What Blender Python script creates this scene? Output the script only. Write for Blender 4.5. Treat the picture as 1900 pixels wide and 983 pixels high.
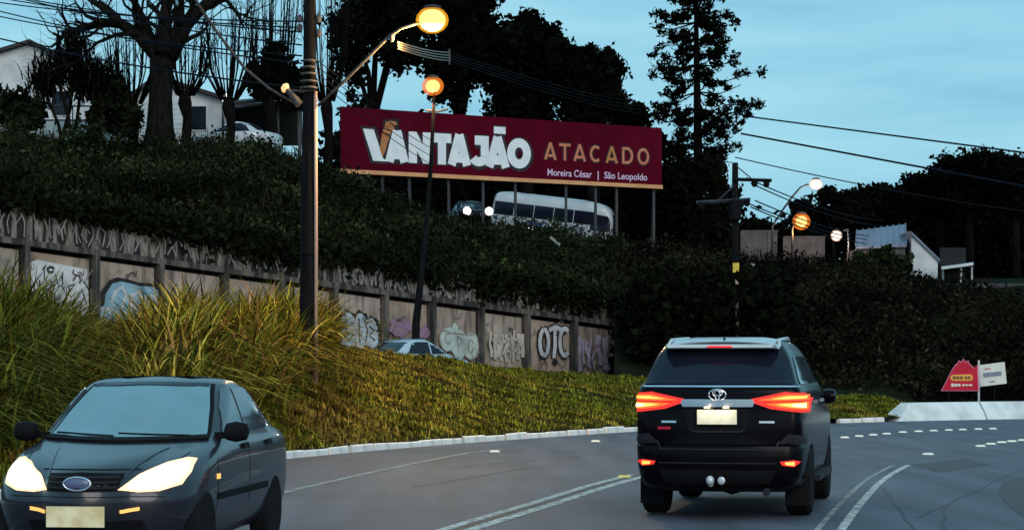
import bpy, bmesh, math, random
import numpy as np
from mathutils import Vector, Matrix
from mathutils.bvhtree import BVHTree
from mathutils.geometry import delaunay_2d_cdt

for o in list(bpy.data.objects): bpy.data.objects.remove(o, do_unlink=True)
random.seed(7); rng = np.random.default_rng(7)
sc = bpy.context.scene; COL = sc.collection
R = math.radians

# ------------------------------------------------------------------ camera
F, HZ, CH = 4000.0, 678.0, 1.54
cam = bpy.data.cameras.new('camera'); co = bpy.data.objects.new('camera', cam); COL.objects.link(co)
co.location = (0, 0, CH); co.rotation_euler = (R(90), 0, 0)
cam.sensor_width = 36; cam.lens = F / 1900 * 36; cam.shift_y = (HZ - 491.5) / 1900
cam.clip_start = 0.1; cam.clip_end = 5000
sc.camera = co

# ------------------------------------------------------------------ dusk sky
SUN_EL, SUN_AZ = 14, 162
wd = bpy.data.worlds.new('World'); sc.world = wd; wd.use_nodes = True
nt = wd.node_tree; N = nt.nodes; L = nt.links; N.clear()
out = N.new('ShaderNodeOutputWorld'); bg = N.new('ShaderNodeBackground')
sky = N.new('ShaderNodeTexSky'); sky.sky_type = 'NISHITA'; sky.sun_disc = False
sky.sun_elevation = R(SUN_EL); sky.sun_rotation = R(SUN_AZ); sky.air_density = 1.2; sky.dust_density = 1.0
tc = N.new('ShaderNodeTexCoord'); mp = N.new('ShaderNodeMapping')
mp.inputs['Scale'].default_value = (5, 5, 34); mp.inputs['Rotation'].default_value = (0, R(5), 0)
nz = N.new('ShaderNodeTexNoise'); nz.inputs['Scale'].default_value = 1.3; nz.inputs['Detail'].default_value = 5
nz.inputs['Roughness'].default_value = 0.5
rp = N.new('ShaderNodeValToRGB'); rp.color_ramp.elements[0].position = 0.33; rp.color_ramp.elements[1].position = 0.72
rp.color_ramp.elements[0].color = (1.85, 4.75, 6.5, 1); rp.color_ramp.elements[1].color = (3.0, 6.1, 7.5, 1)
mx = N.new('ShaderNodeMix'); mx.data_type = 'RGBA'; mx.inputs['Factor'].default_value = 0.90
L.new(tc.outputs['Generated'], mp.inputs['Vector']); L.new(mp.outputs['Vector'], nz.inputs['Vector'])
L.new(nz.outputs['Fac'], rp.inputs['Fac'])
L.new(sky.outputs['Color'], mx.inputs['A']); L.new(rp.outputs['Color'], mx.inputs['B'])
L.new(mx.outputs['Result'], bg.inputs['Color']); bg.inputs['Strength'].default_value = 0.12
L.new(bg.outputs['Background'], out.inputs['Surface'])
sl = bpy.data.lights.new('sun', 'SUN'); sl.energy = 1.4; sl.angle = R(40); sl.color = (1.0, 0.88, 0.80)
so = bpy.data.objects.new('sun', sl); COL.objects.link(so)
a = R(SUN_AZ); e = R(SUN_EL + 12)
sdir = Vector((math.sin(a) * math.cos(e), math.cos(a) * math.cos(e), math.sin(e)))
so.rotation_euler = sdir.to_track_quat('Z', 'Y').to_euler()
so.location = sdir * 80
sc.view_settings.view_transform = 'Standard'; sc.view_settings.look = 'None'
sc.view_settings.exposure = 0.0; sc.view_settings.gamma = 1.0; sc.view_settings.use_curve_mapping = False
sc.render.engine = 'CYCLES'

# ------------------------------------------------------------------ helpers
def W(px, py, Y): return Vector(((px - 950) * Y / F, Y, CH - (py - HZ) * Y / F))

class MB:
    def __init__(s): s.v = []; s.f = []
    def add(s, vs, fs):
        n = len(s.v); s.v += [tuple(v) for v in vs]; s.f += [tuple(i + n for i in f) for f in fs]; return s
    def box(s, c, sz, M=None):
        hx, hy, hz = sz[0] / 2, sz[1] / 2, sz[2] / 2
        vs = [Vector((x, y, z)) for x in (-hx, hx) for y in (-hy, hy) for z in (-hz, hz)]
        if M: vs = [M @ v for v in vs]
        vs = [v + Vector(c) for v in vs]
        return s.add(vs, [(0, 1, 3, 2), (4, 6, 7, 5), (0, 4, 5, 1), (2, 3, 7, 6), (0, 2, 6, 4), (1, 5, 7, 3)])
    def tube(s, pts, rad, n=6, cap=True):
        pts = [Vector(p) for p in pts]
        if not hasattr(rad, '__len__'): rad = [rad] * len(pts)
        vs = []; up = Vector((0.31, 0.17, 0.93))
        for i, p in enumerate(pts):
            d = (pts[min(i + 1, len(pts) - 1)] - pts[max(i - 1, 0)]).normalized()
            a_ = d.cross(up)
            if a_.length < 1e-3: a_ = d.cross(Vector((1, 0, 0)))
            a_.normalize(); b_ = d.cross(a_)
            for k in range(n):
                t = 2 * math.pi * k / n
                vs.append(p + (a_ * math.cos(t) + b_ * math.sin(t)) * rad[i])
        fs = [(i * n + k, i * n + (k + 1) % n, (i + 1) * n + (k + 1) % n, (i + 1) * n + k)
              for i in range(len(pts) - 1) for k in range(n)]
        if cap: fs += [tuple(range(n))[::-1], tuple((len(pts) - 1) * n + k for k in range(n))]
        return s.add(vs, fs)
    def lathe(s, c, prof, n=16, axis=Vector((0, 0, 1))):
        q = Vector((0, 0, 1)).rotation_difference(Vector(axis)); vs = []
        for r, h in prof:
            for k in range(n):
                t = 2 * math.pi * k / n
                vs.append(q @ Vector((r * math.cos(t), r * math.sin(t), h)) + Vector(c))
        m = len(prof)
        fs = [(i * n + k, i * n + (k + 1) % n, (i + 1) * n + (k + 1) % n, (i + 1) * n + k) for i in range(m - 1) for k in range(n)]
        fs += [tuple(range(n))[::-1], tuple((m - 1) * n + k for k in range(n))]
        return s.add(vs, fs)
    def prism(s, poly, vec):
        n = len(poly); vec = Vector(vec)
        return s.add([Vector(p) for p in poly] + [Vector(p) + vec for p in poly],
                     [tuple(range(n))[::-1], tuple(range(n, 2 * n))] + [(i, (i + 1) % n, n + (i + 1) % n, n + i) for i in range(n)])
    def build(s, name, m, parent=None, org=None, smooth=False, sharp=None, fix=True):
        me = bpy.data.meshes.new(name); o = Vector(org) if org is not None else Vector((0, 0, 0))
        me.from_pydata([tuple(Vector(v) - o) for v in s.v], [], s.f)
        if fix:
            b = bmesh.new(); b.from_mesh(me); bmesh.ops.recalc_face_normals(b, faces=b.faces); b.to_mesh(me); b.free()
        if smooth:
            me.polygons.foreach_set('use_smooth', [True] * len(me.polygons))
            if sharp: me.set_sharp_from_angle(angle=R(sharp))
        me.materials.append(m); ob = bpy.data.objects.new(name, me); COL.objects.link(ob)
        if parent: ob.parent = parent
        elif org is not None: ob.location = o
        return ob

def tag(o, label=None, cat=None, group=None, kind=None):
    if label: o['label'] = label
    if cat: o['category'] = cat
    if group: o['group'] = group
    if kind: o['kind'] = kind
    return o
def thing(name, label, cat, loc=(0, 0, 0), rz=0, group=None):
    o = bpy.data.objects.new(name, None); COL.objects.link(o); o.empty_display_size = 0.2
    o.location = loc; o.rotation_euler = (0, 0, rz); return tag(o, label, cat, group)

def npmesh(name, V, Fq, mat, cols=None, parent=None, smooth=False):
    V = np.asarray(V, dtype=np.float32); Fq = np.asarray(Fq, dtype=np.int32); k = Fq.shape[1]
    me = bpy.data.meshes.new(name)
    me.vertices.add(len(V)); me.vertices.foreach_set('co', V.ravel())
    me.loops.add(Fq.size); me.loops.foreach_set('vertex_index', Fq.ravel())
    me.polygons.add(len(Fq)); me.polygons.foreach_set('loop_start', np.arange(0, Fq.size, k, dtype=np.int32))
    if smooth: me.polygons.foreach_set('use_smooth', np.ones(len(Fq), dtype=bool))
    me.update(calc_edges=True)
    if cols is not None:
        at = me.color_attributes.new('tint', 'FLOAT_COLOR', 'POINT')
        c4 = np.ones((len(V), 4), dtype=np.float32); c4[:, :3] = cols; at.data.foreach_set('color', c4.ravel())
    me.materials.append(mat); o = bpy.data.objects.new(name, me); COL.objects.link(o)
    if parent: o.parent = parent
    return o

# ------------------------------------------------------------------ materials
def mat(name, c1, c2=None, scale=4.0, rough=0.8, metal=0.0, bump=0.0, coat=0.0, stretch=None, emis=None, est=0.0,
        spec=0.5, attr=False, detail=6, lo=0.35, hi=0.65, ior=1.5, bscale=None, coord='Object'):
    m = bpy.data.materials.new(name); m.use_nodes = True; t = m.node_tree; nn = t.nodes; ll = t.links
    b = nn['Principled BSDF']; b.inputs['Roughness'].default_value = rough; b.inputs['Metallic'].default_value = metal
    b.inputs['Coat Weight'].default_value = coat; b.inputs['Coat Roughness'].default_value = 0.06
    b.inputs['Specular IOR Level'].default_value = spec; b.inputs['IOR'].default_value = ior
    if emis: b.inputs['Emission Color'].default_value = (*emis, 1); b.inputs['Emission Strength'].default_value = est
    if attr:
        at = nn.new('ShaderNodeAttribute'); at.attribute_name = 'tint'; ll.new(at.outputs['Color'], b.inputs['Base Color'])
        return m
    if c2 is None: c2 = tuple(x * 0.8 for x in c1)
    tc = nn.new('ShaderNodeTexCoord'); mpn = nn.new('ShaderNodeMapping')
    if stretch: mpn.inputs['Scale'].default_value = stretch
    ll.new(tc.outputs[coord], mpn.inputs['Vector'])
    n = nn.new('ShaderNodeTexNoise'); n.inputs['Scale'].default_value = scale; n.inputs['Detail'].default_value = detail
    ll.new(mpn.outputs['Vector'], n.inputs['Vector'])
    r = nn.new('ShaderNodeValToRGB'); r.color_ramp.elements[0].position = lo; r.color_ramp.elements[1].position = hi
    r.color_ramp.elements[0].color = (*c2, 1); r.color_ramp.elements[1].color = (*c1, 1)
    ll.new(n.outputs['Fac'], r.inputs['Fac']); ll.new(r.outputs['Color'], b.inputs['Base Color'])
    if bump:
        n2 = nn.new('ShaderNodeTexNoise'); n2.inputs['Scale'].default_value = bscale or scale * 4; n2.inputs['Detail'].default_value = 5
        ll.new(mpn.outputs['Vector'], n2.inputs['Vector'])
        bp = nn.new('ShaderNodeBump'); bp.inputs['Strength'].default_value = bump; bp.inputs['Distance'].default_value = 0.02
        ll.new(n2.outputs['Fac'], bp.inputs['Height']); ll.new(bp.outputs['Normal'], b.inputs['Normal'])
    return m

M = {}
M['soil'] = mat('soil', (0.035, 0.03, 0.015), (0.015, 0.017, 0.008), 1.5, 0.95, bump=0.5, spec=.02)
M['hill'] = mat('hill_soil', (0.014, 0.018, 0.008), (0.006, 0.008, 0.004), 1.0, 0.95, bump=0.5, spec=.02)
M['street'] = mat('street', (0.07, 0.07, 0.07), (0.04, 0.04, 0.04), 2, 0.95, bump=0.3, spec=.05)
M['kerb'] = mat('whitewashed_kerb', (0.88, 0.83, 0.79), (0.56, 0.52, 0.48), 3, 0.85, bump=0.5, lo=.3, hi=.6)
M['barrier'] = mat('whitewashed_concrete', (0.74, 0.76, 0.76), (0.48, 0.49, 0.48), 1.6, 0.85, bump=0.4, lo=.25, hi=.6)
M['line'] = mat('worn_road_paint', (0.60, 0.58, 0.54), (0.15, 0.15, 0.16), 9, 0.75, lo=.40, hi=.56)
M['line_faint'] = mat('faded_road_paint', (0.36, 0.35, 0.33), (0.13, 0.13, 0.13), 5, 0.75, lo=.4, hi=.62)
M['tar'] = mat('tar', (0.035, 0.035, 0.04), (0.05, 0.05, 0.055), 4, 0.7)
M['patch'] = mat('asphalt_patch', (0.062, 0.064, 0.075), (0.045, 0.047, 0.055), 2.5, 0.8, bump=0.3, bscale=60)
M['stud'] = mat('stud', (0.92, 0.90, 0.80), (0.8, 0.76, 0.62), 30, 0.3)
M['stud_y'] = mat('stud_yellow', (0.92, 0.66, 0.16), (0.8, 0.55, 0.1), 30, 0.3)
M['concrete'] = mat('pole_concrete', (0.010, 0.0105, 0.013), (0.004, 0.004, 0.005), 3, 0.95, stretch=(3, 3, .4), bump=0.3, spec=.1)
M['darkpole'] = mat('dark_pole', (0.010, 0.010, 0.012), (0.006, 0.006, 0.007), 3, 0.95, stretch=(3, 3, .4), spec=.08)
M['conduit'] = mat('conduit', (0.60, 0.38, 0.30), (0.45, 0.28, 0.22), 2, 0.55, stretch=(1, 1, .3))
M['galv'] = mat('galvanised_steel', (0.075, 0.072, 0.075), (0.045, 0.044, 0.046), 6, 0.85, spec=.15)
M['ceramic'] = mat('insulator', (0.09, 0.085, 0.09), (0.06, 0.056, 0.06), 8, 0.5, spec=.2)
M['wire'] = mat('wire', (0.010, 0.013, 0.020), (0.014, 0.016, 0.024), 3, 1.0, spec=.02)
M['wire_lit'] = mat('lamp_lit_wire', (0.20, 0.17, 0.12), (0.14, 0.12, 0.09), 3, 0.5)  # paler copy of the wire colour with the lamplight put into it
M['bulb_o'] = mat('sodium_bowl', (0.9, 0.7, 0.3), emis=(1.0, 0.55, 0.085), est=2.4)
M['bulb_r'] = mat('sodium_bowl_far', (0.9, 0.6, 0.3), emis=(1.0, 0.33, 0.085), est=1.9)
M['bulb_w'] = mat('pale_bowl', (0.9, 0.85, 0.8), emis=(1.0, 0.80, 0.66), est=1.6)
M['bulb_c'] = mat('cool_bowl', (0.9, 0.9, 0.9), emis=(0.92, 0.97, 1.0), est=3.0)
def halo_glass(name, c, st, tr):
    m = bpy.data.materials.new(name); m.use_nodes = True; t = m.node_tree; nn = t.nodes; ll = t.links; nn.remove(nn['Principled BSDF'])
    e_ = nn.new('ShaderNodeEmission'); e_.inputs['Color'].default_value = (*c, 1); e_.inputs['Strength'].default_value = st
    tr_ = nn.new('ShaderNodeBsdfTransparent'); x = nn.new('ShaderNodeMixShader'); x.inputs['Fac'].default_value = tr
    ll.new(e_.outputs[0], x.inputs[1]); ll.new(tr_.outputs[0], x.inputs[2]); ll.new(x.outputs[0], nn['Material Output'].inputs['Surface']); return m  # translucent glowing shell that imitates the halo around a lamp
M['bulb_o'] = halo_glass('sodium_halo_glass', (1.0, 0.40, 0.02), 1.15, .55); M['bulb_r'] = halo_glass('sodium_halo_glass_far', (1.0, 0.24, 0.03), 1.0, .5)
M['bulb_w'] = halo_glass('pale_halo_glass', (1.0, 0.60, 0.42), 1.0, .5); M['bulb_core_w'] = mat('pale_bulb', (.9, .85, .8), emis=(1.0, .88, .76), est=2.0)
M['bulb_core'] = mat('sodium_bulb', (0.9, 0.8, 0.5), emis=(1.0, 0.72, 0.22), est=1.9)
M['bark'] = mat('bark', (0.014, 0.0125, 0.011), (0.004, 0.004, 0.0035), 5, 0.95, stretch=(2, 2, .5), bump=0.8, spec=.05)
M['bark_d'] = mat('dark_bark', (0.008, 0.007, 0.0065), (0.004, 0.0035, 0.0035), 5, 0.95, stretch=(2, 2, .5), spec=.05)
M['leaf'] = mat('leaf', (0, 0, 0), attr=True, rough=1.0, spec=0.04)
M['grass'] = mat('grass', (0, 0, 0), attr=True, rough=1.0, spec=0.05)
M['wallwhite'] = mat('white_render', (0.66, 0.68, 0.68), (0.50, 0.52, 0.53), 1.2, 0.85, bump=0.2)
M['slat'] = mat('white_slat', (0.70, 0.73, 0.74), (0.58, 0.61, 0.63), 2, 0.6)
M['roof_d'] = mat('dark_roof', (0.045, 0.038, 0.036), (0.025, 0.022, 0.022), 3, 0.8, bump=0.4)
M['roof_b'] = mat('bluegrey_metal_roof', (0.16, 0.19, 0.27), (0.10, 0.12, 0.18), 2, 0.5, stretch=(1, 6, 1))
M['wallgrey'] = mat('grey_render', (0.085, 0.088, 0.10), (0.045, 0.047, 0.055), 1.5, 0.9, bump=0.3)
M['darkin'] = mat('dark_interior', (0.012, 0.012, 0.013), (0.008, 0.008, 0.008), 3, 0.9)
M['rail'] = mat('rail_metal', (0.22, 0.21, 0.18), (0.15, 0.14, 0.12), 4, 0.6)
M['bb'] = mat('maroon_print', (0.098, 0.002, 0.013), (0.066, 0.0015, 0.009), 0.7, 0.9, lo=.3, hi=.7, spec=.06)
M['bb_seam'] = mat('seam_print', (0.05, 0.002, 0.010), (0.10, 0.004, 0.018), 3, .9, spec=.05)
M['bb_white'] = mat('white_print', (0.80, 0.83, 0.86), (0.70, 0.74, 0.78), 2, 0.5)
M['bb_shadow'] = mat('dark_print', (0.010, 0.001, 0.005), (0.008, 0.001, 0.004), 2, 0.55)
M['bb_gold'] = mat('gold_print', (0.52, 0.20, 0.055), (0.36, 0.13, 0.035), 3, 0.5)
M['bb_salmon'] = mat('salmon_print', (0.60, 0.20, 0.10), (0.50, 0.15, 0.075), 3, 0.5)
M['bb_lilac'] = mat('lilac_print', (0.72, 0.55, 0.75), (0.62, 0.46, 0.66), 3, 0.5)
M['bb_strip'] = mat('orange_strip', (0.72, 0.36, 0.16), (0.58, 0.27, 0.11), 1.5, 0.5)
M['steel_d'] = mat('dark_steel', (0.035, 0.04, 0.05), (0.018, 0.02, 0.026), 4, 0.6)
def glassy(name, c, spec=0.5, ior=1.5, rough=0.05, metal=0.0): return mat(name, c, tuple(x * .85 for x in c), 3, rough, spec=spec, ior=ior, metal=metal)
M['glass_d'] = glassy('privacy_glass', (0.008, 0.011, 0.022), ior=1.45, rough=0.12, spec=.3)
M['glass_w'] = glassy('windscreen_glass', (0.125, 0.24, 0.28), ior=2.4, rough=0.14)  # teal base colour stands in for the reflected sky
M['glass_b'] = glassy('side_glass', (0.05, 0.07, 0.09), ior=2.0, rough=0.08)
M['paint_k'] = mat('black_violet_paint', (0.0034, 0.0018, 0.0038), (0.002, 0.0012, 0.0026), 3, 0.22, coat=0.03, spec=.10)
M['paint_g'] = mat('graphite_paint', (0.024, 0.021, 0.031), (0.017, 0.015, 0.022), 60, 0.34, metal=0.4, coat=.5)
M['paint_w'] = mat('white_paint', (0.50, 0.54, 0.57), (0.38, 0.42, 0.45), 1, 0.35, coat=0.6)
M['paint_b'] = mat('pale_blue_paint', (0.36, 0.46, 0.56), (0.30, 0.40, 0.50), 1, 0.3, coat=0.8)
M['plastic'] = mat('black_plastic', (0.006, 0.006, 0.007), (0.004, 0.004, 0.005), 20, 0.8, spec=.15)
M['plastic_g'] = mat('grey_plastic', (0.022, 0.020, 0.026), (0.016, 0.015, 0.019), 20, 0.7, spec=.2)
M['chrome'] = mat('chrome', (0.72, 0.70, 0.75), (0.62, 0.60, 0.66), 4, 0.22, metal=1.0)
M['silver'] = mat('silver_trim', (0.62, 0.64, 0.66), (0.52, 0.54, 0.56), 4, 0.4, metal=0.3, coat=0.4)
M['tyre'] = mat('tyre_rubber', (0.014, 0.014, 0.015), (0.009, 0.009, 0.010), 20, 0.95, bump=0.4, spec=.08)
M['rim'] = mat('alloy_rim', (0.35, 0.35, 0.37), (0.25, 0.25, 0.27), 10, 0.4, metal=0.7)
M['plate'] = mat('plate', (0.90, 0.84, 0.66), (0.80, 0.72, 0.50), 14, 0.5)
M['plate2'] = mat('front_plate', (0.95, 0.82, 0.52), (0.72, 0.54, 0.26), 11, 0.6)
M['tail_red'] = mat('tail_lens', (0.5, 0.02, 0.02), emis=(1.0, 0.03, 0.02), est=.85)
M['tail_orange'] = mat('tail_orange', (0.6, 0.1, 0.02), emis=(1.0, 0.13, 0.02), est=1.2)
M['tail_dark'] = mat('tail_rib', (0.2, 0.01, 0.01), emis=(1, .02, .01), est=.25)
M['tail_core'] = mat('tail_led', (0.8, 0.4, 0.1), emis=(1.0, 0.42, 0.07), est=1.7)
M['tail_hot'] = mat('tail_hot', (0.9, 0.7, 0.3), emis=(1.0, 0.72, 0.30), est=2.4)
M['head'] = mat('headlamp', (0.95, 0.9, 0.8), emis=(1.0, 0.84, 0.60), est=5.5)
M['lamp_glow'] = mat('warm_lamp_glow', (0.9, 0.7, 0.45), emis=(1.0, 0.62, 0.30), est=1.0)  # border glow imitating headlamp bloom; the plate lamps share it
M['head_w'] = mat('far_headlamp', (0.95, 0.9, 0.85), emis=(1.0, 0.92, 0.84), est=5.0)
M['amber'] = mat('amber_lens', (0.8, 0.4, 0.1), emis=(1, .55, .15), est=0.9)
M['emblem_b'] = mat('emblem_blue', (0.10, 0.12, 0.22), (0.08, 0.1, 0.2), 5, 0.3, coat=0.5)
M['bus_blue'] = mat('bus_blue', (0.10, 0.14, 0.40), (0.08, 0.1, 0.3), 3, 0.4)
M['sign_red'] = mat('sign_red', (0.60, 0.018, 0.05), (0.50, 0.014, 0.04), 2, 0.6, spec=.15)
M['sign_pink'] = mat('sign_pink_rim', (0.62, 0.16, 0.28), (0.5, 0.1, 0.2), 3, 0.5)
M['sign_yel'] = mat('sign_yellow', (0.85, 0.42, 0.05), (0.7, 0.32, 0.04), 3, 0.5)
M['sign_wht'] = mat('sign_white', (0.74, 0.74, 0.68), (0.64, 0.64, 0.58), 3, 0.5)
M['ink_blue'] = mat('ink_blue', (0.16, 0.19, 0.27), (0.22, 0.25, 0.33), 8, 0.6)
M['ink_red'] = mat('ink_red', (0.5, 0.1, 0.12), (0.6, 0.3, 0.3), 8, 0.6)
M['ink_brown'] = mat('ink_brown', (0.16, 0.06, 0.02), (0.25, 0.1, 0.03), 8, 0.6)
M['yellow'] = mat('yellow_plate', (0.75, 0.55, 0.06), (0.6, 0.42, 0.04), 6, 0.5)
M['litter'] = mat('pale_litter', (0.25, 0.28, 0.24), (0.15, 0.17, 0.15), 4, 0.8)
def spray(n, c): M[n] = mat(n, c, tuple(x * .62 for x in c), 2.2, 0.85, lo=.3, hi=.62)
spray('g_white', (0.58, 0.60, 0.64)); spray('g_blue', (0.26, 0.47, 0.62)); spray('g_black', (0.012, 0.012, 0.016))
spray('g_violet', (0.27, 0.17, 0.27)); spray('g_mint', (0.44, 0.54, 0.50)); spray('g_cream', (0.50, 0.47, 0.40))
spray('g_lav', (0.44, 0.38, 0.52)); spray('g_grey', (0.26, 0.25, 0.24)); spray('g_dull', (0.25, 0.245, 0.24)); spray('g_sky', (0.45, 0.56, 0.66))

def wall_mat(name, c1, c2, stain, lo=.42, hi=.62):
    m = mat(name, c1, c2, 1.3, 0.92, bump=0.5, bscale=14); t = m.node_tree; nn = t.nodes; ll = t.links
    b = nn['Principled BSDF']; src = b.inputs['Base Color'].links[0].from_socket
    tc = nn.new('ShaderNodeTexCoord'); mp_ = nn.new('ShaderNodeMapping'); mp_.inputs['Scale'].default_value = (2.2, 2.2, 0.28)
    n = nn.new('ShaderNodeTexNoise'); n.inputs['Scale'].default_value = 2.0; n.inputs['Detail'].default_value = 7
    r = nn.new('ShaderNodeValToRGB'); r.color_ramp.elements[0].position = lo; r.color_ramp.elements[1].position = hi
    mx_ = nn.new('ShaderNodeMix'); mx_.data_type = 'RGBA'; mx_.inputs['A'].default_value = (*stain, 1)
    ll.new(tc.outputs['Object'], mp_.inputs['Vector']); ll.new(mp_.outputs['Vector'], n.inputs['Vector']); ll.new(n.outputs['Fac'], r.inputs['Fac'])
    ll.new(r.outputs['Color'], mx_.inputs['Factor']); ll.new(src, mx_.inputs['B']); ll.new(mx_.outputs['Result'], b.inputs['Base Color'])
    return m
M['panel'] = [wall_mat('wall_panel_%d' % i, c, tuple(x * .72 for x in c), tuple(x * .28 for x in c), .30, .50)
              for i, c in enumerate([(0.40, 0.315, 0.255), (0.36, 0.295, 0.25), (0.41, 0.345, 0.30)])]
M['post'] = wall_mat('wall_post', (0.15, 0.13, 0.12), (0.10, 0.09, 0.085), (0.022, 0.022, 0.022), .42, .60)
M['parapet'] = wall_mat('wall_parapet', (0.26, 0.235, 0.21), (0.15, 0.135, 0.12), (0.012, 0.012, 0.012), .46, .58)

def asphalt():
    m = mat('asphalt', (0.102, 0.108, 0.150), (0.070, 0.075, 0.106), 0.5, 0.68, bump=0.35, bscale=55, lo=.3, hi=.7, spec=0.55)
    t = m.node_tree; nn = t.nodes; ll = t.links; b = nn['Principled BSDF']; src = b.inputs['Base Color'].links[0].from_socket
    tc = nn.new('ShaderNodeTexCoord'); n = nn.new('ShaderNodeTexNoise'); n.inputs['Scale'].default_value = 26; n.inputs['Detail'].default_value = 4
    mp_ = nn.new('ShaderNodeMapping'); mp_.inputs['Rotation'].default_value = (0, 0, R(18)); mp_.inputs['Scale'].default_value = (2.0, 0.16, 1)
    n2 = nn.new('ShaderNodeTexNoise'); n2.inputs['Scale'].default_value = 0.9; n2.inputs['Detail'].default_value = 4
    ll.new(tc.outputs['Object'], n.inputs['Vector']); ll.new(tc.outputs['Object'], mp_.inputs['Vector']); ll.new(mp_.outputs['Vector'], n2.inputs['Vector'])
    for nd, lo, hi, c in ((n, .3, .7, .72), (n2, .35, .65, .62)):
        r = nn.new('ShaderNodeValToRGB'); r.color_ramp.elements[0].position = lo; r.color_ramp.elements[1].position = hi
        r.color_ramp.elements[0].color = (c, c, c, 1); r.color_ramp.elements[1].color = (1.12, 1.1, 1.06, 1)
        x = nn.new('ShaderNodeMix'); x.data_type = 'RGBA'; x.blend_type = 'MULTIPLY'; x.inputs['Factor'].default_value = 1
        ll.new(nd.outputs['Fac'], r.inputs['Fac']); ll.new(src, x.inputs['A']); ll.new(r.outputs['Color'], x.inputs['B']); src = x.outputs['Result']
    ll.new(src, b.inputs['Base Color']); return m
M['asphalt'] = asphalt()

# ------------------------------------------------------------------ terrain lines (u = bearing column, Y depth, z height)
KP = np.array([(-13.2, -10), (-11.9, 0), (-10.0, 8), (-8.2, 15), (-6.3, 23), (-4.9, 30), (-3.67, 35.8), (-0.96, 42.8), (2.9, 50.5), (5.6, 54.3),
               (8.6, 57.6), (11.2, 60.0), (14.6, 62.3), (19, 64.3), (25, 66), (35, 67.5), (60, 69), (110, 70)], float)
def smooth_curve(P, n=14):
    out_ = []
    for i in range(len(P) - 1):
        p0 = P[max(i - 1, 0)]; p1 = P[i]; p2 = P[i + 1]; p3 = P[min(i + 2, len(P) - 1)]
        for k in range(n):
            t = k / n
            out_.append(0.5 * ((2 * p1) + (-p0 + p2) * t + (2 * p0 - 5 * p1 + 4 * p2 - p3) * t * t + (-p0 + 3 * p1 - 3 * p2 + p3) * t ** 3))
    out_.append(P[-1]); return np.array(out_)
KC = smooth_curve(KP)
_k = KC[KC[:, 1] > 5]; KU = 950 + F * _k[:, 0] / _k[:, 1]; KYv = _k[:, 1]
def kerbY(u): return np.interp(u, KU, KYv)
def ip(tab):
    a_ = np.array(tab, float); return lambda u: np.interp(u, a_[:, 0], a_[:, 1])
cY = ip([(-900, 24), (-300, 32), (0, 38), (300, 44), (600, 50), (700, 52.5), (800, 55), (900, 58), (1000, 61), (1145, 65), (1210, 66), (1300, 66), (1400, 65.5), (1550, 64.5), (1650, 64.5), (1720, 65), (1900, 65.5), (2400, 69), (4000, 75)])
cZ = ip([(-900, 1.7), (-300, 1.6), (0, 1.6), (300, 1.55), (500, 1.72), (600, 1.96), (700, 1.84), (800, 1.74), (900, 1.50), (1000, 1.37), (1145, 1.2), (1210, 1.12), (1300, .95), (1400, .8), (1550, .66), (1640, .55), (1700, .22), (4000, .22)])
hY = ip([(-900, 72), (-300, 78), (0, 80), (300, 82), (500, 84), (560, 85), (620, 88), (700, 93), (800, 99), (900, 105), (1000, 109), (1140, 112), (1230, 113), (1400, 112), (1500, 110), (1600, 108), (1700, 105), (1800, 102), (1900, 100), (2400, 98), (4000, 96)])
hPy = ip([(-900, 258), (-300, 270), (0, 280), (300, 275), (500, 286), (560, 308), (620, 338), (700, 374), (800, 406), (900, 430), (1000, 446), (1140, 460), (1230, 478), (1320, 486), (1400, 490), (1500, 492), (1600, 498), (1700, 520), (1800, 552), (1900, 570), (2400, 585), (4000, 600)])
def hZ(u): return CH + (HZ - hPy(u)) * hY(u) / F
# wall line on plan
WA = np.array((-14.25, 60.0)); WDIR = np.array((0.708, 0.706)); WDIR /= np.linalg.norm(WDIR)
def wall_s(u): r = (u - 950) / F; return (WA[1] * r - WA[0]) / (WDIR[0] - WDIR[1] * r)
def wall_xy(s, d=0.0): return WA + WDIR * s + np.array((WDIR[1], -WDIR[0])) * d    # d>0 toward camera
beamZ = lambda s: 5.03 - (5.03 - 3.0) * s / 25.5
parZ = lambda s: 6.16 - (6.16 - 3.86) * s / 25.5
S_END = wall_s(1147)
def wtY(u):
    s = wall_s(np.minimum(u, 1147)); y = WA[1] + WDIR[1] * s + 0.5
    return np.where(u <= 1147, y, np.interp(u, [1147, 1250, 4000], [78.4, 69, 69])) if True else y
def wtYs(u):
    y = wtY(u); return np.where(u <= 1147, y, np.where(u < 1260, np.interp(u, [1147, 1260], [float(wtY(np.array(1147.))), float(cY(1260) + 2)]), cY(u) + 2.0))
def wtZ(u):
    s = wall_s(np.minimum(u, 1147)); z = parZ(s) - 0.12
    return np.where(u <= 1147, z, np.where(u < 1260, np.interp(u, [1147, 1260], [float(parZ(S_END)) - 1.0, float(cZ(1260)) + 0.3]), cZ(u) + 0.25))

def vn(x, y, s):        # cheap smooth noise
    return (np.sin(x * s * 1.3 + 1.7 * np.sin(y * s * .9)) + np.sin(y * s * 1.1 + 2.1 * np.sin(x * s * .7 + 1)) + np.sin((x + y) * s * 2.3)) / 3

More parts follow.
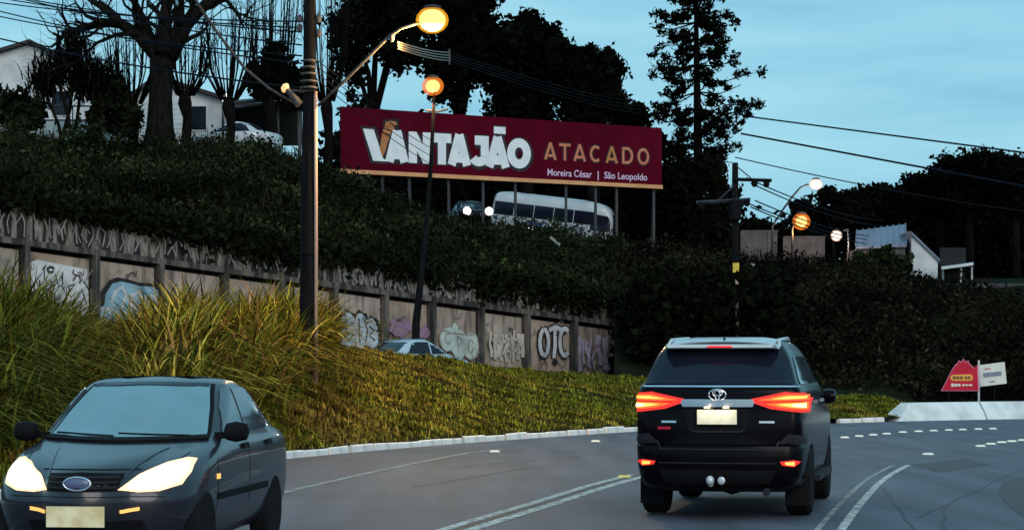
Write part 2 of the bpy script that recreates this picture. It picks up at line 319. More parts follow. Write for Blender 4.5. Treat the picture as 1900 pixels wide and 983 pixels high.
class Strip:
    def __init__(s, us, lines, nv, bump=0.0, bs=1.0, prof=None):
        s.us = us; nl = len(lines); s.rows = []
        for i in range(nl - 1):
            for k in range(nv):
                t = k / nv; tp = prof(t) if prof else t
                Y = lines[i][0] * (1 - t) + lines[i + 1][0] * t; z = lines[i][1] * (1 - tp) + lines[i + 1][1] * tp
                s.rows.append((Y, z))
        s.rows.append(lines[-1])
        Y = np.array([r[0] for r in s.rows]); Z = np.array([r[1] for r in s.rows]); X = (us[None, :] - 950) * Y / F
        if bump:
            tt = np.linspace(0, 1, len(s.rows)); w = np.clip(np.minimum(tt, 1 - tt) * 5, 0, 1)
            Z = Z + vn(X, Y, bs) * bump * w[:, None]
        s.P = np.stack([X, Y, Z], -1)
    def build(s, name, m, flip=False):
        nr, nc, _ = s.P.shape; idx = np.arange(nr * nc).reshape(nr, nc)
        q = np.stack([idx[:-1, :-1], idx[:-1, 1:], idx[1:, 1:], idx[1:, :-1]], -1).reshape(-1, 4)
        o = npmesh(name, s.P.reshape(-1, 3), q, m, smooth=True); tag(o, kind='structure'); return o
    def at(s, u, v):    # bilinear, v in 0..1
        nr, nc, _ = s.P.shape
        fu = np.interp(u, s.us, np.arange(nc)); fv = np.clip(v, 0, 1) * (nr - 1)
        i = np.minimum(fv.astype(int), nr - 2); j = np.minimum(fu.astype(int), nc - 2); a_ = (fv - i)[:, None]; b_ = (fu - j)[:, None]
        return (s.P[i, j] * (1 - a_) * (1 - b_) + s.P[i + 1, j] * a_ * (1 - b_) + s.P[i, j + 1] * (1 - a_) * b_ + s.P[i + 1, j + 1] * a_ * b_)

US = np.arange(-900, 4001, 20.0)
ground = MB().add([(-1500, -300, -0.06), (1500, -300, -0.06), (1500, 3000, -0.06), (-1500, 3000, -0.06)], [(0, 1, 2, 3)]).build('ground', M['hill']); tag(ground, kind='structure')
kz = np.full_like(US, 0.12)
bank = Strip(US, [(kerbY(US) + 0.16, kz), (cY(US), cZ(US))], 12, 0.10, 0.8, prof=lambda t: t * (1.25 - .25 * t)); bank.build('grass_bank', M['soil'])
US2 = US[US <= 1160]
wallYl = WA[1] + WDIR[1] * wall_s(US2)
wb = np.interp(US2, [-900, 0, 1145], [2.2, 2.2, 0.9])
sstreet = Strip(US2, [(cY(US2), cZ(US2)), (cY(US2) + 2.5, np.minimum(cZ(US2) - .55, wb)), (wallYl + 0.1, wb)], 3); sstreet.build('side_street', M['street'])
US3 = US[US >= 1140]
verge = Strip(US3, [(cY(US3), cZ(US3)), (wtYs(US3), wtZ(US3))], 2); verge.build('hill_foot', M['hill'])
hill = Strip(US, [(wtYs(US), wtZ(US)), (hY(US), hZ(US))], 16, 0.55, 0.45, prof=lambda t: t ** 0.92); hill.build('hillside', M['hill'])
pz = np.interp(US, [-900, 500, 620, 850, 1250, 1500, 1750, 4000], [10.2, 10.2, 9.3, 8.0, 7.6, 6.9, 6.0, 4.6])
plateau = Strip(US, [(hY(US), hZ(US)), (hY(US) + 8, pz), (hY(US) + 90, pz), (np.full_like(US, 900), pz * .6)], 3); plateau.build('upper_plateau', M['hill'])

# ------------------------------------------------------------------ road with markings
road_e = thing('road', None, None); tag(road_e, kind='structure')
rp_ = [(x, y) for x, y in KC]
edge = [(60 + 50, 40), (60, 38), (40, 32), (30, 20), (24, 0), (22, -10)]
n = len(rp_); vs = [(x, y, 0.0) for x, y in rp_] + [(25 + max(0, y - 30) * 2.1, min(y, 44) if y < 44 else 44, 0.0) for x, y in rp_]
MB().add(vs, [(i, n + i, n + i + 1, i + 1) for i in range(n - 1)]).build('asphalt', M['asphalt'], road_e)
far_lane = [(x, y, 0) for x, y in rp_ if y > 44]
def ribbon(pts, w, z, zfun=None):
    pts = [np.array(p[:2], float) for p in pts]; v = []; nrm = []
    for i in range(len(pts)):
        d = pts[min(i + 1, len(pts) - 1)] - pts[max(i - 1, 0)]; d = d / (np.linalg.norm(d) + 1e-9); nrm.append(np.array((d[1], -d[0])))
    for p, q in zip(pts, nrm): v += [(*(p + q * w / 2), z), (*(p - q * w / 2), z)]
    return MB().add(v, [(2 * i, 2 * i + 2, 2 * i + 3, 2 * i + 1) for i in range(len(pts) - 1)])
def gp(px, py): Y = CH * F / (py - HZ); return np.array(((px - 950) * Y / F, Y))
def offs(curve, d):
    o = []
    for i in range(len(curve)):
        t = curve[min(i + 1, len(curve) - 1)] - curve[max(i - 1, 0)]; t = t / np.linalg.norm(t); o.append(curve[i] + np.array((t[1], -t[0])) * d)
    return np.array(o)
eline = smooth_curve(np.array([(-7.6, 0), (-5.0, 14), gp(470, 925), gp(560, 905), gp(700, 874), gp(870, 840), gp(1000, 828), gp(1110, 818), gp(1300, 806), gp(1560, 795), gp(1750, 788), gp(1900, 786)]), 10)
dl1 = smooth_curve(np.array([(-5.0, 2), gp(500, 1100), gp(840, 985), gp(1000, 936), gp(1155, 889), gp(1330, 850), gp(1480, 824), gp(1570, 812), gp(1650, 804.5), gp(1760, 798), gp(1900, 793)]), 10)
dl2 = smooth_curve(np.array([(-1.4, 2), gp(1440, 1115), gp(1540, 983), gp(1588, 925), gp(1632, 885), gp(1690, 855), gp(1740, 841), gp(1830, 827), gp(1900, 818), gp(2050, 806), gp(2300, 798)]), 10)
def cut(c, ymin, ymax): return [p for p in c if ymin <= p[1] <= ymax]
ribbon(cut(eline, 0, 40), 0.13, 0.004).build('edge_line', M['line_faint'], road_e)
ribbon(cut(eline, 46, 58), 0.16, 0.004).build('edge_line', M['line_faint'], road_e)
ribbon(offs(np.array(cut(dl1, 0, 31)), -.13), 0.12, 0.004).build('centre_line', M['line'], road_e)
ribbon(offs(np.array(cut(dl1, 0, 31)), .13), 0.14, 0.004).build('centre_line', M['line'], road_e)
ribbon(cut(dl1, 0, 31), 0.13, 0.003).build('tar_joint', M['tar'], road_e)
ribbon(offs(np.array(cut(dl2, 0, 33.5)), -.12), 0.06, 0.004).build('lane_line', M['line_faint'], road_e)
ribbon(offs(np.array(cut(dl2, 0, 33.5)), .10), 0.09, 0.004).build('lane_line', M['line'], road_e)
pp = [gp(1862, 893), gp(1900, 885), gp(1990, 900), gp(2000, 990), gp(1905, 962), gp(1868, 935), gp(1852, 912)]
MB().add([(*p, 0.004) for p in pp], [tuple(range(len(pp)))[::-1]]).build('repair_patch', M['patch'], road_e)
for a_, b_ in (((1640, 905), (1700, 985)), ((1755, 940), (1750, 983)), ((760, 905), (980, 868))):
    p = [gp(a_[0] + (b_[0] - a_[0]) * t + random.uniform(-4, 4), a_[1] + (b_[1] - a_[1]) * t) for t in np.linspace(0, 1, 9)]
    ribbon(p, 0.03, 0.003).build('crack_seal', M['tar'], road_e)

for x0, y0, x1, y1 in ((820, 870, 1120, 842), (1700, 960, 1900, 870)):
    p = [gp(x0 + (x1 - x0) * t + random.uniform(-5, 5), y0 + (y1 - y0) * t + random.uniform(-2, 2)) for t in np.linspace(0, 1, 15)]
    ribbon(p, random.uniform(.014, .022), 0.0035).build('crack_seal', M['tar'], road_e)
for poly in ([(1690, 862), (1790, 850), (1840, 862), (1740, 876)],):
    MB().add([(*gp(*p), 0.0025) for p in poly], [(0, 1, 2, 3)]).build('repair_patch', M['patch'], road_e)
ORD = ['first', 'second', 'third', 'fourth', 'fifth', 'sixth', 'seventh', 'eighth', 'ninth', 'tenth', 'eleventh']
def stud(p, yellow, label, group):
    w, l, h = 0.19, 0.16, 0.03
    b = MB().add([(-w/2, -l/2, 0), (w/2, -l/2, 0), (w/2, l/2, 0), (-w/2, l/2, 0), (-w*.36, -l*.25, h), (w*.36, -l*.25, h), (w*.36, l*.25, h), (-w*.36, l*.25, h)],
                 [(0, 3, 2, 1), (4, 5, 6, 7), (0, 1, 5, 4), (1, 2, 6, 5), (2, 3, 7, 6), (3, 0, 4, 7)])
    o = b.build('road_stud', M['stud_y'] if yellow else M['stud']); o.location = (p[0], p[1], 0.002); tag(o, label, 'road stud', group)
for k, (px, py) in enumerate(((1567, 812), (1594, 809.5), (1620, 807), (1645, 805), (1675, 802), (1704, 800.5), (1732, 799.3), (1760, 798.2), (1786, 797.3), (1815, 796.4), (1842, 795.6))):
    stud(gp(px, py), False, ORD[k] + ' white stud from the SUV in the far curved row before the barrier', 'studs in the far row')
for k, (px, py) in enumerate(((1819, 828), (1838, 824), (1858, 821), (1877, 819), (1897, 817))):
    stud(gp(px, py), False, ORD[k] + ' stud from the left in the short row at the right edge', 'studs at the right edge')
stud(gp(1158, 885), True, 'yellow reflective stud at the end of the double centre line', None)
stud(gp(918, 838), False, 'lone pale stud on the asphalt below the grass bank', None)
stud(gp(1105, 819), False, 'pale stud beside the faded edge line left of the black SUV', None)
stud(gp(1722, 843), False, 'single stud on the lane line ahead of the SUV', None)

# kerb of separate stones
kerb = thing('kerb', 'whitewashed kerb stones along the foot of the grass bank', 'kerb')
seg = np.linalg.norm(np.diff(KC, axis=0), axis=1); cum = np.concatenate([[0], np.cumsum(seg)])
def kat(s): return np.array((np.interp(s, cum, KC[:, 0]), np.interp(s, cum, KC[:, 1])))
s0 = cum[np.argmin(abs(KC[:, 1] - 12) + (KC[:, 0] > 0) * 99)]; s1 = cum[np.argmin(np.abs(KC[:, 0] - 11.0))]
def kerb_mesh(ln):
    h, w = 0.17, 0.17
    b = bmesh.new(); bmesh.ops.create_cube(b, size=1); bmesh.ops.scale(b, vec=(w, ln, h), verts=b.verts)
    bmesh.ops.bevel(b, geom=list(b.edges), offset=0.018, segments=1, affect='EDGES'); me = bpy.data.meshes.new('kerb_stone'); b.to_mesh(me); b.free(); me.materials.append(M['kerb']); return me
kms = [kerb_mesh(l) for l in (0.94, 0.90, 0.84)]
s = s0; k = 0
while s < s1:
    gap = (s > s1 - 9 and k % 3 == 1)
    p = kat(s + .5); d = kat(s + 1) - kat(s)
    if not gap:
        o = bpy.data.objects.new('kerb_stone', random.choice(kms)); COL.objects.link(o); o.parent = kerb
        o.location = (p[0] - .09 + random.uniform(-.02, .02), p[1] + .04, 0.038 + random.uniform(-.022, .014)); o.rotation_euler = (random.uniform(-.015, .015), random.uniform(-.05, .05), -math.atan2(d[0], d[1]) + random.uniform(-.02, .02))
    s += 1.0; k += 1

# white concrete barrier
bar = thing('concrete_barrier', 'whitewashed low concrete barrier on the outside of the bend', 'barrier')
sb0 = cum[np.argmin(np.abs(KC[:, 0] - 11.35))]; s = sb0; k = 0
while s < sb0 + 26:
    ln = 2.7; p = kat(s); q = kat(s + ln - .05); d = (q - p) / np.linalg.norm(q - p); nrm = np.array((-d[1], d[0]))
    prof = [(0.0, 0.0), (0.10, 0.20), (0.32, 0.50), (0.62, 0.50), (0.74, 0.0)]
    def ring(c, sc=1.0, sh=0.0): return [(*(c + nrm * a_ + d * sh * z), z * sc) for a_, z in prof]
    b = MB(); r0 = ring(p, 1.0, -1.5 if k == 0 else 0.0) if k else [(*(p + nrm * a_ + d * (-.9 + z * 1.5)), z) for a_, z in prof]
    r1 = ring(q); m_ = len(prof)
    b.add(r0 + r1, [tuple(range(m_)), tuple(range(m_, 2 * m_))[::-1]] + [(i, m_ + i, m_ + (i + 1) % m_, (i + 1) % m_) for i in range(m_)])
    b.build('barrier_block', M['barrier'], bar); s += ln; k += 1

# ------------------------------------------------------------------ retaining wall
wall = thing('retaining_wall', 'stained concrete retaining wall of graffiti-covered panels above the grass bank', 'wall')
def wp(s, z, d=0.0): x, y = wall_xy(s, d); return Vector((x, y, z))
def wslab(name, sA, sB, zfA, zfB, d0, d1, m):   # sloping slab between s values
    b = MB(); c = []
    for s_ in (sA, sB):
        for d_ in (d0, d1):
            c += [wp(s_, zfA(s_), d_), wp(s_, zfB(s_), d_)]
    b.add(c, [(0, 1, 3, 2), (4, 6, 7, 5), (0, 4, 5, 1), (2, 3, 7, 6), (0, 2, 6, 4), (1, 5, 7, 3)])
    return b.build(name, m, wall)
posts_px = [-420, -255, -105, 45, 175, 295, 415, 520, 618, 712, 800, 890, 975, 1063, 1147]
ps = [float(wall_s(p)) for p in posts_px]
baseZ = lambda s: beamZ(s) - 2.6
for i in range(len(ps) - 1):
    off = random.uniform(-.03, .02)
    wslab('wall_panel', ps[i] + .16, ps[i + 1] - .16, baseZ, lambda s: beamZ(s) - .20, -.33, -.03 + off, M['panel'][i % 3])
    o = wslab('wall_beam', ps[i] + .078, ps[i + 1] - .078, lambda s: beamZ(s) - .07, lambda s: beamZ(s) + .10, -.41, .15 + random.uniform(-.01, .01), M['post'])
    wslab('parapet_panel', ps[i] + .01, ps[i + 1] - .01, lambda s: beamZ(s) + .103, lambda s: parZ(s), -.35, .02 + random.uniform(-.015, .015), M['parapet'])
wslab('wall_backing', ps[0], ps[-1] - .1, baseZ, lambda s: beamZ(s) - .02, -.75, -.42, M['darkin'])  # near-black slab added behind the panels to make the gaps dark
for s_ in ps: wslab('wall_post', s_ - .075, s_ + .075, baseZ, lambda s: beamZ(s) + .105, -.415, .19, M['post'])

LAY = [0]
def paint(pts, w, m, name='graffiti', d=None, closed=False, parent=wall, fn=None):
    LAY[0] += 1; d = (0.035 if d is None else d) + (0 if fn else (LAY[0] % 40) * 0.0009)
    pts = [np.array(p, float) for p in pts]; v = []; nP = len(pts)
    for i in range(nP):
        a_ = pts[(i - 1) % nP] if closed else pts[max(i - 1, 0)]; b_ = pts[(i + 1) % nP] if closed else pts[min(i + 1, nP - 1)]
        t = b_ - a_; t = t / (np.linalg.norm(t) + 1e-9); q = np.array((-t[1], t[0])) * w / 2
        v += [pts[i] + q, pts[i] - q]
    g = fn or (lambda p, d: wp(p[0], p[1], d))
    fs = [(2 * i, 2 * i + 1, 2 * ((i + 1) % nP) + 1, 2 * ((i + 1) % nP)) for i in range(nP if closed else nP - 1)]
    return MB().add([g(p, d) for p in v], fs), name, m, parent
def pfill(pts, m, name='graffiti', d=None, parent=wall, fn=None):
    LAY[0] += 1; d = (0.035 if d is None else d) + (LAY[0] % 40) * 0.0009
    g = fn or (lambda p, d: wp(p[0], p[1], d))
    return MB().add([g(p, d) for p in pts], [tuple(range(len(pts)))]), name, m, parent
def pb(r): b, name, m, parent = r; return b.build(name, m, parent, fix=False)
def sz(px, py): s_ = float(wall_s(px)); Y = WA[1] + WDIR[1] * s_; return np.array((s_, CH + (HZ - py) * Y / F))
def pxl(l): return [sz(*p) for p in l]
def blob(cx, cy, rx, ry, n=14, j=.12, rot=0): return [(cx + rx * math.cos(t) * (1 + random.uniform(-j, j)), cy + ry * math.sin(t) * (1 + random.uniform(-j, j))) for t in np.linspace(0, 2 * math.pi, n, endpoint=False)]
def arc(cx, cy, rx, ry, a0, a1, n=10): return [(cx + rx * math.cos(R(t)), cy - ry * math.sin(R(t))) for t in np.linspace(a0, a1, n)]
class Multi:        # collects many strokes into one part
    def __init__(s, m, name='graffiti', parent=wall): s.b = MB(); s.m = m; s.n = name; s.p = parent
    def line(s, l, w, d=None): b = paint(pxl(l), w, s.m, d=d)[0]; s.b.add(b.v, b.f)
    def fill(s, l, d=None): b = pfill(pxl(l), s.m, d=d)[0]; s.b.add(b.v, b.f)
    def done(s): return s.b.build(s.n, s.m, s.p, fix=False)
# panel with the white scribbled patch
g = Multi(M['g_white']); g.fill([(55, 486), (70, 482), (160, 500), (164, 570), (150, 590), (60, 585)]); g.done()
g = Multi(M['g_black'])
for k in range(30):
    x = random.uniform(60, 158); y = random.uniform(498, 575); g.line([(x, y), (x + random.uniform(-5, 8), y + random.uniform(-14, 14)), (x + random.uniform(-4, 10), y + random.uniform(-8, 16))], .035)
g.line(arc(92, 500, 6, 5, 0, 330), .06); g.done()
# pale blue bubble piece with black outline
g = Multi(M['g_black']); g.fill([(180, 560), (184, 542), (200, 520), (215, 514), (235, 518), (255, 524), (280, 526), (298, 535), (298, 600), (180, 600)]); g.done()
g = Multi(M['g_blue']); g.fill([(191, 566), (194, 545), (206, 526), (222, 522), (240, 526), (258, 531), (280, 532), (294, 541), (294, 600), (186, 600), (181, 572)]); g.done()
g = Multi(M['g_white'])
for l in ([(205, 560), (212, 540), (225, 532), (232, 548), (222, 575)], [(240, 585), (243, 548), (256, 540), (262, 556), (255, 590)], [(268, 590), (270, 550), (284, 548), (288, 570)], [(184, 575), (200, 572), (203, 590)]): g.line(l, .10)
g.done()
# worn tags right of it
g = Multi(M['g_dull'])
for l in ([(425, 580), (428, 545), (440, 540), (446, 556), (432, 566)], arc(440, 575, 9, 16, 0, 350), [(470, 560), (478, 546), (488, 562), (492, 546), (500, 566)], [(530, 575), (538, 562), (546, 580)], [(455, 590), (458, 560), (464, 590)]): g.line(l, .10)
g.done()
g = Multi(M['g_black']); g.line(arc(440, 572, 5, 9, 0, 350), .06); g.line([(424, 588), (445, 596), (460, 586)], .06); g.done()
# white-blue bubble letters
g = Multi(M['g_black'])
for l in (blob(645, 610, 22, 36), blob(668, 612, 16, 36), blob(690, 618, 16, 32)): g.fill(l)
g.done()
g = Multi(M['g_sky'])
for l in (blob(644, 612, 19, 33), blob(668, 614, 12, 33), blob(688, 622, 13, 28)): g.fill(l)
g.done()
g = Multi(M['g_black'])
for l in ([(640, 585), (640, 612), (648, 620)], [(636, 625), (646, 632), (654, 620)], [(664, 590), (666, 635)], [(672, 588), (680, 612), (676, 640)], [(683, 605), (692, 612), (684, 622), (694, 632)], [(697, 592), (704, 606), (696, 615)]): g.line(l, .055)
g.done()
g = Multi(M['g_white'])
for l in ([(628, 640), (632, 600), (640, 580)], [(655, 640), (658, 598), (663, 582)], [(678, 596), (688, 592), (694, 600)], [(676, 640), (682, 628), (692, 640)]): g.line(l, .08)
g.done()
# violet haze of paint
g = Multi(M['g_violet'])
for l in (blob(740, 612, 17, 14, j=.3), blob(752, 604, 10, 14, j=.3), blob(786, 616, 10, 13, j=.3), blob(728, 598, 6, 8, j=.3)): g.fill(l)
g.done()
# mint throw-up
g = Multi(M['g_grey'])
for l in (blob(829, 628, 17, 24, j=.1), blob(850, 638, 17, 28, j=.1), blob(871, 640, 16, 27, j=.1)): g.fill(l)
g.done()
g = Multi(M['g_mint'])
for l in (blob(829, 629, 15, 22, j=.1), blob(850, 639, 15, 26, j=.1), blob(871, 641, 14, 25, j=.1), blob(842, 608, 5, 8, j=.2)): g.fill(l)
g.done()
g = Multi(M['g_grey'])
for l in (arc(829, 628, 5, 10, 40, 330), [(846, 622), (848, 655)], [(846, 622), (856, 634), (848, 642)], arc(871, 642, 5, 12, 20, 350), [(818, 612), (836, 618), (878, 622)]): g.line(l, .05)
g.done()
# cream letters
g = Multi(M['g_cream'])
for k, x in enumerate(np.linspace(909, 968, 9)): g.line([(x, 617 + random.uniform(-5, 6)), (x + random.uniform(-3, 3), 636), (x + random.uniform(-3, 3), 652), (x + random.uniform(-3, 3), 668 + random.uniform(-6, 5))], random.uniform(.10, .22))
for y in (630, 650): g.line([(908, y), (930, y + 5), (950, y - 3), (970, y + 6)], .12)
g.done()
g = Multi(M['g_dull'])
for x in (914, 929, 944, 958): g.line([(x, 624 + random.uniform(-4, 4)), (x + 3, 640), (x - 1, 662 + random.uniform(-4, 4))], .06)
g.done()
# bold letters O T C with black outline
otc = [arc(1008, 635, 8, 24, 95, 455, 16), [(1017, 612), (1028, 606), (1040, 612)], [(1028, 608), (1028, 640), (1026, 664)], arc(1046, 634, 9, 25, 50, 310, 14)]
g = Multi(M['g_black'])
for l in otc: g.line(l, .30)
g.fill(blob(1028, 671, 5, 6)); g.line([(998, 612), (996, 640), (1002, 664)], .12); g.done()
g = Multi(M['g_white'])
for l in otc: g.line(l, .17)
g.done()
g = Multi(M['g_black']); g.line(arc(1008, 635, 3, 14, 95, 455, 10), .05); g.line([(1030, 620), (1034, 626)], .06); g.done()
# lavender scrawl
g = Multi(M['g_lav'])
for x in np.arange(1072, 1143, 7.5): g.line([(x, 626 + random.uniform(-6, 6)), (x + random.uniform(-4, 5), 645), (x + random.uniform(-5, 5), 662), (x + random.uniform(-2, 4), 682 + random.uniform(-8, 8))], random.uniform(.10, .24))
g.done()
g = Multi(M['g_violet'])
for k in range(14):
    x = random.uniform(1074, 1140); y = random.uniform(635, 685); g.line([(x, y), (x + random.uniform(-6, 6), y + random.uniform(-10, 10)), (x + random.uniform(0, 8), y + random.uniform(-4, 10))], .05)
g.done()
for mk in ('g_grey', 'g_dull', 'g_black'):
    g = Multi(M[mk])
    for k in range(26):
        x = random.uniform(-60, 1140); yb = 678 - (float(beamZ(wall_s(x))) - CH) * F / (WA[1] + WDIR[1] * float(wall_s(x))); y = yb + random.uniform(22, 95)
        pts = [(x, y)]
        for q in range(random.randint(3, 7)): pts.append((pts[-1][0] + random.uniform(-3, 9), pts[-1][1] + random.uniform(-13, 13)))
        g.line(pts, random.uniform(.02, .05))
    for k in range(14):
        x = random.uniform(-60, 1140); yb = 678 - (float(beamZ(wall_s(x))) - CH) * F / (WA[1] + WDIR[1] * float(wall_s(x))); y = yb + random.uniform(40, 90); g.line([(x, y), (x + .5, y + random.uniform(8, 30))], .025)
    g.done()
# tall spidery tags on the parapet
def pscrawl(x0, x1, n, m, w=.05):
    g_ = Multi(M[m])
    for k in range(n):
        x = x0 + (x1 - x0) * (k + random.random() * .5) / n; s_ = float(wall_s(x)); zt = parZ(s_) - .15; zb = beamZ(s_) + .14
        pts = [(s_ + random.uniform(-.10, .10), zb + (zt - zb) * random.uniform(0, .15)), (s_ + random.uniform(-.14, .14), zb + (zt - zb) * random.uniform(.35, .6)), (s_ + random.uniform(-.14, .16), zb + (zt - zb) * random.uniform(.7, 1))]
        if random.random() < .5: pts.append((pts[-1][0] + random.uniform(.06, .2), pts[-1][1] - random.uniform(.1, .4)))
        b = paint(pts, w * random.uniform(.8, 1.8), g_.m, d=.05)[0]; g_.b.add(b.v, b.f)
    g_.done()
pscrawl(-60, 240, 34, 'g_dull', .035); pscrawl(240, 440, 18, 'g_dull', .035); pscrawl(430, 550, 9, 'g_grey'); pscrawl(625, 768, 20, 'g_dull', .06); pscrawl(800, 900, 13, 'g_grey', .06); pscrawl(930, 1080, 18, 'g_grey', .06)
g = Multi(M['g_dull']); g.fill([(783, 528), (792, 530), (792, 560), (782, 558)], d=.06); g.done()

# ------------------------------------------------------------------ vegetation builders
def rand_unit(n): v = rng.normal(size=(n, 3)); return v / np.linalg.norm(v, axis=1)[:, None]
def leaf_quads(P, size, aspect=1.5, up=0.0):
    n = len(P); d = rand_unit(n); d[:, 2] *= (1 - up); d /= np.linalg.norm(d, axis=1)[:, None]
    q = np.cross(d, rand_unit(n)); q /= np.linalg.norm(q, axis=1)[:, None] + 1e-9
    sz_ = (np.asarray(size) * np.clip(rng.lognormal(-.06, .38, n), .4, 1.7))[:, None] / 2
    a_ = d * sz_ * aspect; b_ = q * sz_
    V = np.stack([P - a_, P + b_ * .9, P + a_, P - b_ * .9], 1).reshape(-1, 3)
    return V, np.arange(n * 4).reshape(n, 4)
def tint(n, base, var=.5, rep=4):
    c = np.array(base)[None, :] * rng.uniform(1 - var, 1 + var, (n, 1)); return np.repeat(c, rep, 0)
def crown(name, blobs, n, size, base, parent, org, clump=0.22, shell=.55, var=.5, nclump=26, aspect=1.5):
    """blobs: (centre, (rx,ry,rz)); leaves gathered in clumps near the surface of each blob"""
    vol = np.array([b[1][0] * b[1][2] + .01 for b in blobs]); vol /= vol.sum(); Ps = []; Cs = []
    for (c, r), w in zip(blobs, vol):
        k = max(6, int(nclump * len(blobs) * w)); m_ = int(n * w); r = np.array(r); rr = r.mean()
        cc = rand_unit(k) * rng.uniform(shell, 1.0, (k, 1)) * r + np.array(c); bright = rng.uniform(1 - var, 1 + var, k)
        pick = rng.integers(0, k, m_)
        Ps.append(cc[pick] + rng.normal(size=(m_, 3)) * rr * clump); Cs.append(np.array(base)[None] * (bright[pick] * rng.uniform(.7, 1.3, m_))[:, None])
    P = np.concatenate(Ps) - np.array(org); V, Fq = leaf_quads(P, size, aspect)
    return npmesh(name, V, Fq, M['leaf'], np.repeat(np.concatenate(Cs), 4, 0), parent)
def branch(mb, p, d, ln, r, depth, spread=.5, up=.15, ends=None, kids=3, gn=5, shrink=.68, wob=.18):
    p = Vector(p); d = Vector(d).normalized(); pts = [p.copy()]; rad = [r]; q = p.copy(); ns = 4
    for i in range(ns):
        d = (d + Vector((random.gauss(0, wob), random.gauss(0, wob), random.gauss(0, wob) + up * .3))).normalized()
        q = q + d * ln / ns; pts.append(q.copy()); rad.append(r * (1 - .40 * (i + 1) / ns) if depth > 0 else r * (1 - .85 * (i + 1) / ns))
    mb.tube(pts, rad, gn if r > .03 else 3, cap=False)
    if depth == 0:
        if ends is not None: ends.append(q.copy())
        return
    for k in range(kids + (random.random() < .4)):
        t = random.uniform(.45, 1) if k else 1.0; i = min(int(t * ns), ns); s_ = pts[i]
        nd = (d + Vector((random.gauss(0, spread), random.gauss(0, spread), random.gauss(0, spread * .6) + up))).normalized()
        branch(mb, s_, nd, ln * shrink * random.uniform(.75, 1.2), max(rad[i] * .62, .012), depth - 1, spread, up, ends, kids, gn, shrink, wob)

def leafy_tree(name, label, base, blobs_px, Y, n, size, col, group=None, trunk_r=.28, depth=(1.0), **kw):
    """blobs_px: (px,py,rx_px,ry_px[,dy])"""
    org = Vector(base); t = thing(name, label, 'tree', org, 0, group); k = Y / F
    blobs = []
    for b in blobs_px:
        dy = b[4] if len(b) > 4 else random.uniform(-1, 1); c = W(b[0], b[1], Y); c.y += dy
        blobs.append((tuple(c), (b[2] * k, (b[2] + b[3]) / 2 * k * depth, b[3] * k)))
    mb = MB(); cm = sum((Vector(b[0]) for b in blobs), Vector()) / len(blobs)
    fork = org.lerp(Vector((org.x * .5 + cm.x * .5, org.y, cm.z)), .55)
    mb.tube([org - Vector((0, 0, .4)), org.lerp(fork, .5) + Vector((.12, 0, 0)), fork], [trunk_r * 1.3, trunk_r, trunk_r * .8], 8)
    for c, r in blobs:
        e_ = Vector(c); mid = fork.lerp(e_, .5) + Vector((random.uniform(-.3, .3), random.uniform(-.3, .3), .3))
        mb.tube([fork, mid, e_], [trunk_r * .55, trunk_r * .35, trunk_r * .1], 5)
        for _ in range(4):
            dd = Vector(rand_unit(1)[0]); mb.tube([mid.lerp(e_, random.random()), e_ + Vector((dd.x * r[0], dd.y * r[1], dd.z * r[2])) * .8], [trunk_r * .14, .02], 4)
    mb.build('trunk', M['bark_d'], t, org, smooth=True)
    crown('crown', blobs, n, size, col, t, org, **kw); return t

# ------------------------------------------------------------------ grasses (stuff)
def blades(P, h, az, lean, w, seg, cols):
    n = len(P); ts = np.linspace(0, 1, seg + 1); dx = np.stack([np.cos(az), np.sin(az), np.zeros(n)], 1); sd = np.stack([-np.sin(az), np.cos(az), np.zeros(n)], 1)
    V = np.zeros((n, seg + 1, 2, 3)); lean = lean[:, None]; h_ = h[:, None]
    for i, t in enumerate(ts):
        p = P + dx * h_ * lean * t ** 1.7 + np.array((0, 0, 1))[None] * h_ * (t - .62 * np.minimum(lean, 1.3) * t ** 2.4)
        ww = (w * (1 - t ** 1.6 * .93) / 2)[:, None]; V[:, i, 0] = p - sd * ww; V[:, i, 1] = p + sd * ww
    b = (np.arange(n) * (seg + 1) * 2)[:, None, None]; k = np.arange(seg)[None, :, None] * 2
    Fq = (b + k + np.array([0, 1, 3, 2])[None, None]).reshape(-1, 4)
    return V.reshape(-1, 3), Fq, np.repeat(cols, (seg + 1) * 2, 0)
def mixc(n, cols, wts, var=.35):
    c = np.array(cols)[rng.choice(len(cols), n, p=np.array(wts) / sum(wts))]; return c * rng.uniform(1 - var, 1 + var, (n, 1))

GREEN = [(0.115, 0.135, 0.012), (0.23, 0.19, 0.018), (0.34, 0.23, 0.035), (0.17, 0.085, 0.025)]
# short grass of the bank
n = 120000
u = rng.uniform(-250, 1720, n); v = rng.uniform(0, 1.06, n) ** .9; P = bank.at(u, v); P = P[(u < 1680) | (v < .3)]; n = len(P)
tuft = vn(P[:, 0], P[:, 1], 2.2) * .5 + .5 + rng.uniform(-.25, .25, n)
h = (.05 + .17 * np.clip(tuft, 0, 1) ** 1.5) * rng.uniform(.5, 1.5, n) * np.interp(P[:, 0] / P[:, 1] * F + 950, [500, 700, 1000], [1.5, 1.1, .85])
c = mixc(n, GREEN, (5, 4, 2.2, 1.2)); ug = P[:, 0] / P[:, 1] * F + 950; warm_mix = np.clip(vn(P[:, 0], P[:, 1], .8) * .9 + np.interp(ug, [400, 600, 800, 1000, 1200], [.25, .6, .25, -.15, -.35]), 0, 1)[:, None]; grn = np.interp(ug, [700, 1050], [.15, .6])[:, None]; c = c * (1 - grn) + np.array((0.105, 0.130, 0.014)) * grn * rng.uniform(.6, 1.4, (n, 1)); c = c * (1 - warm_mix * .6) + np.array((0.36, 0.19, 0.045)) * warm_mix * .6  # orange-brown mix strongest near the pole column, greener to the right
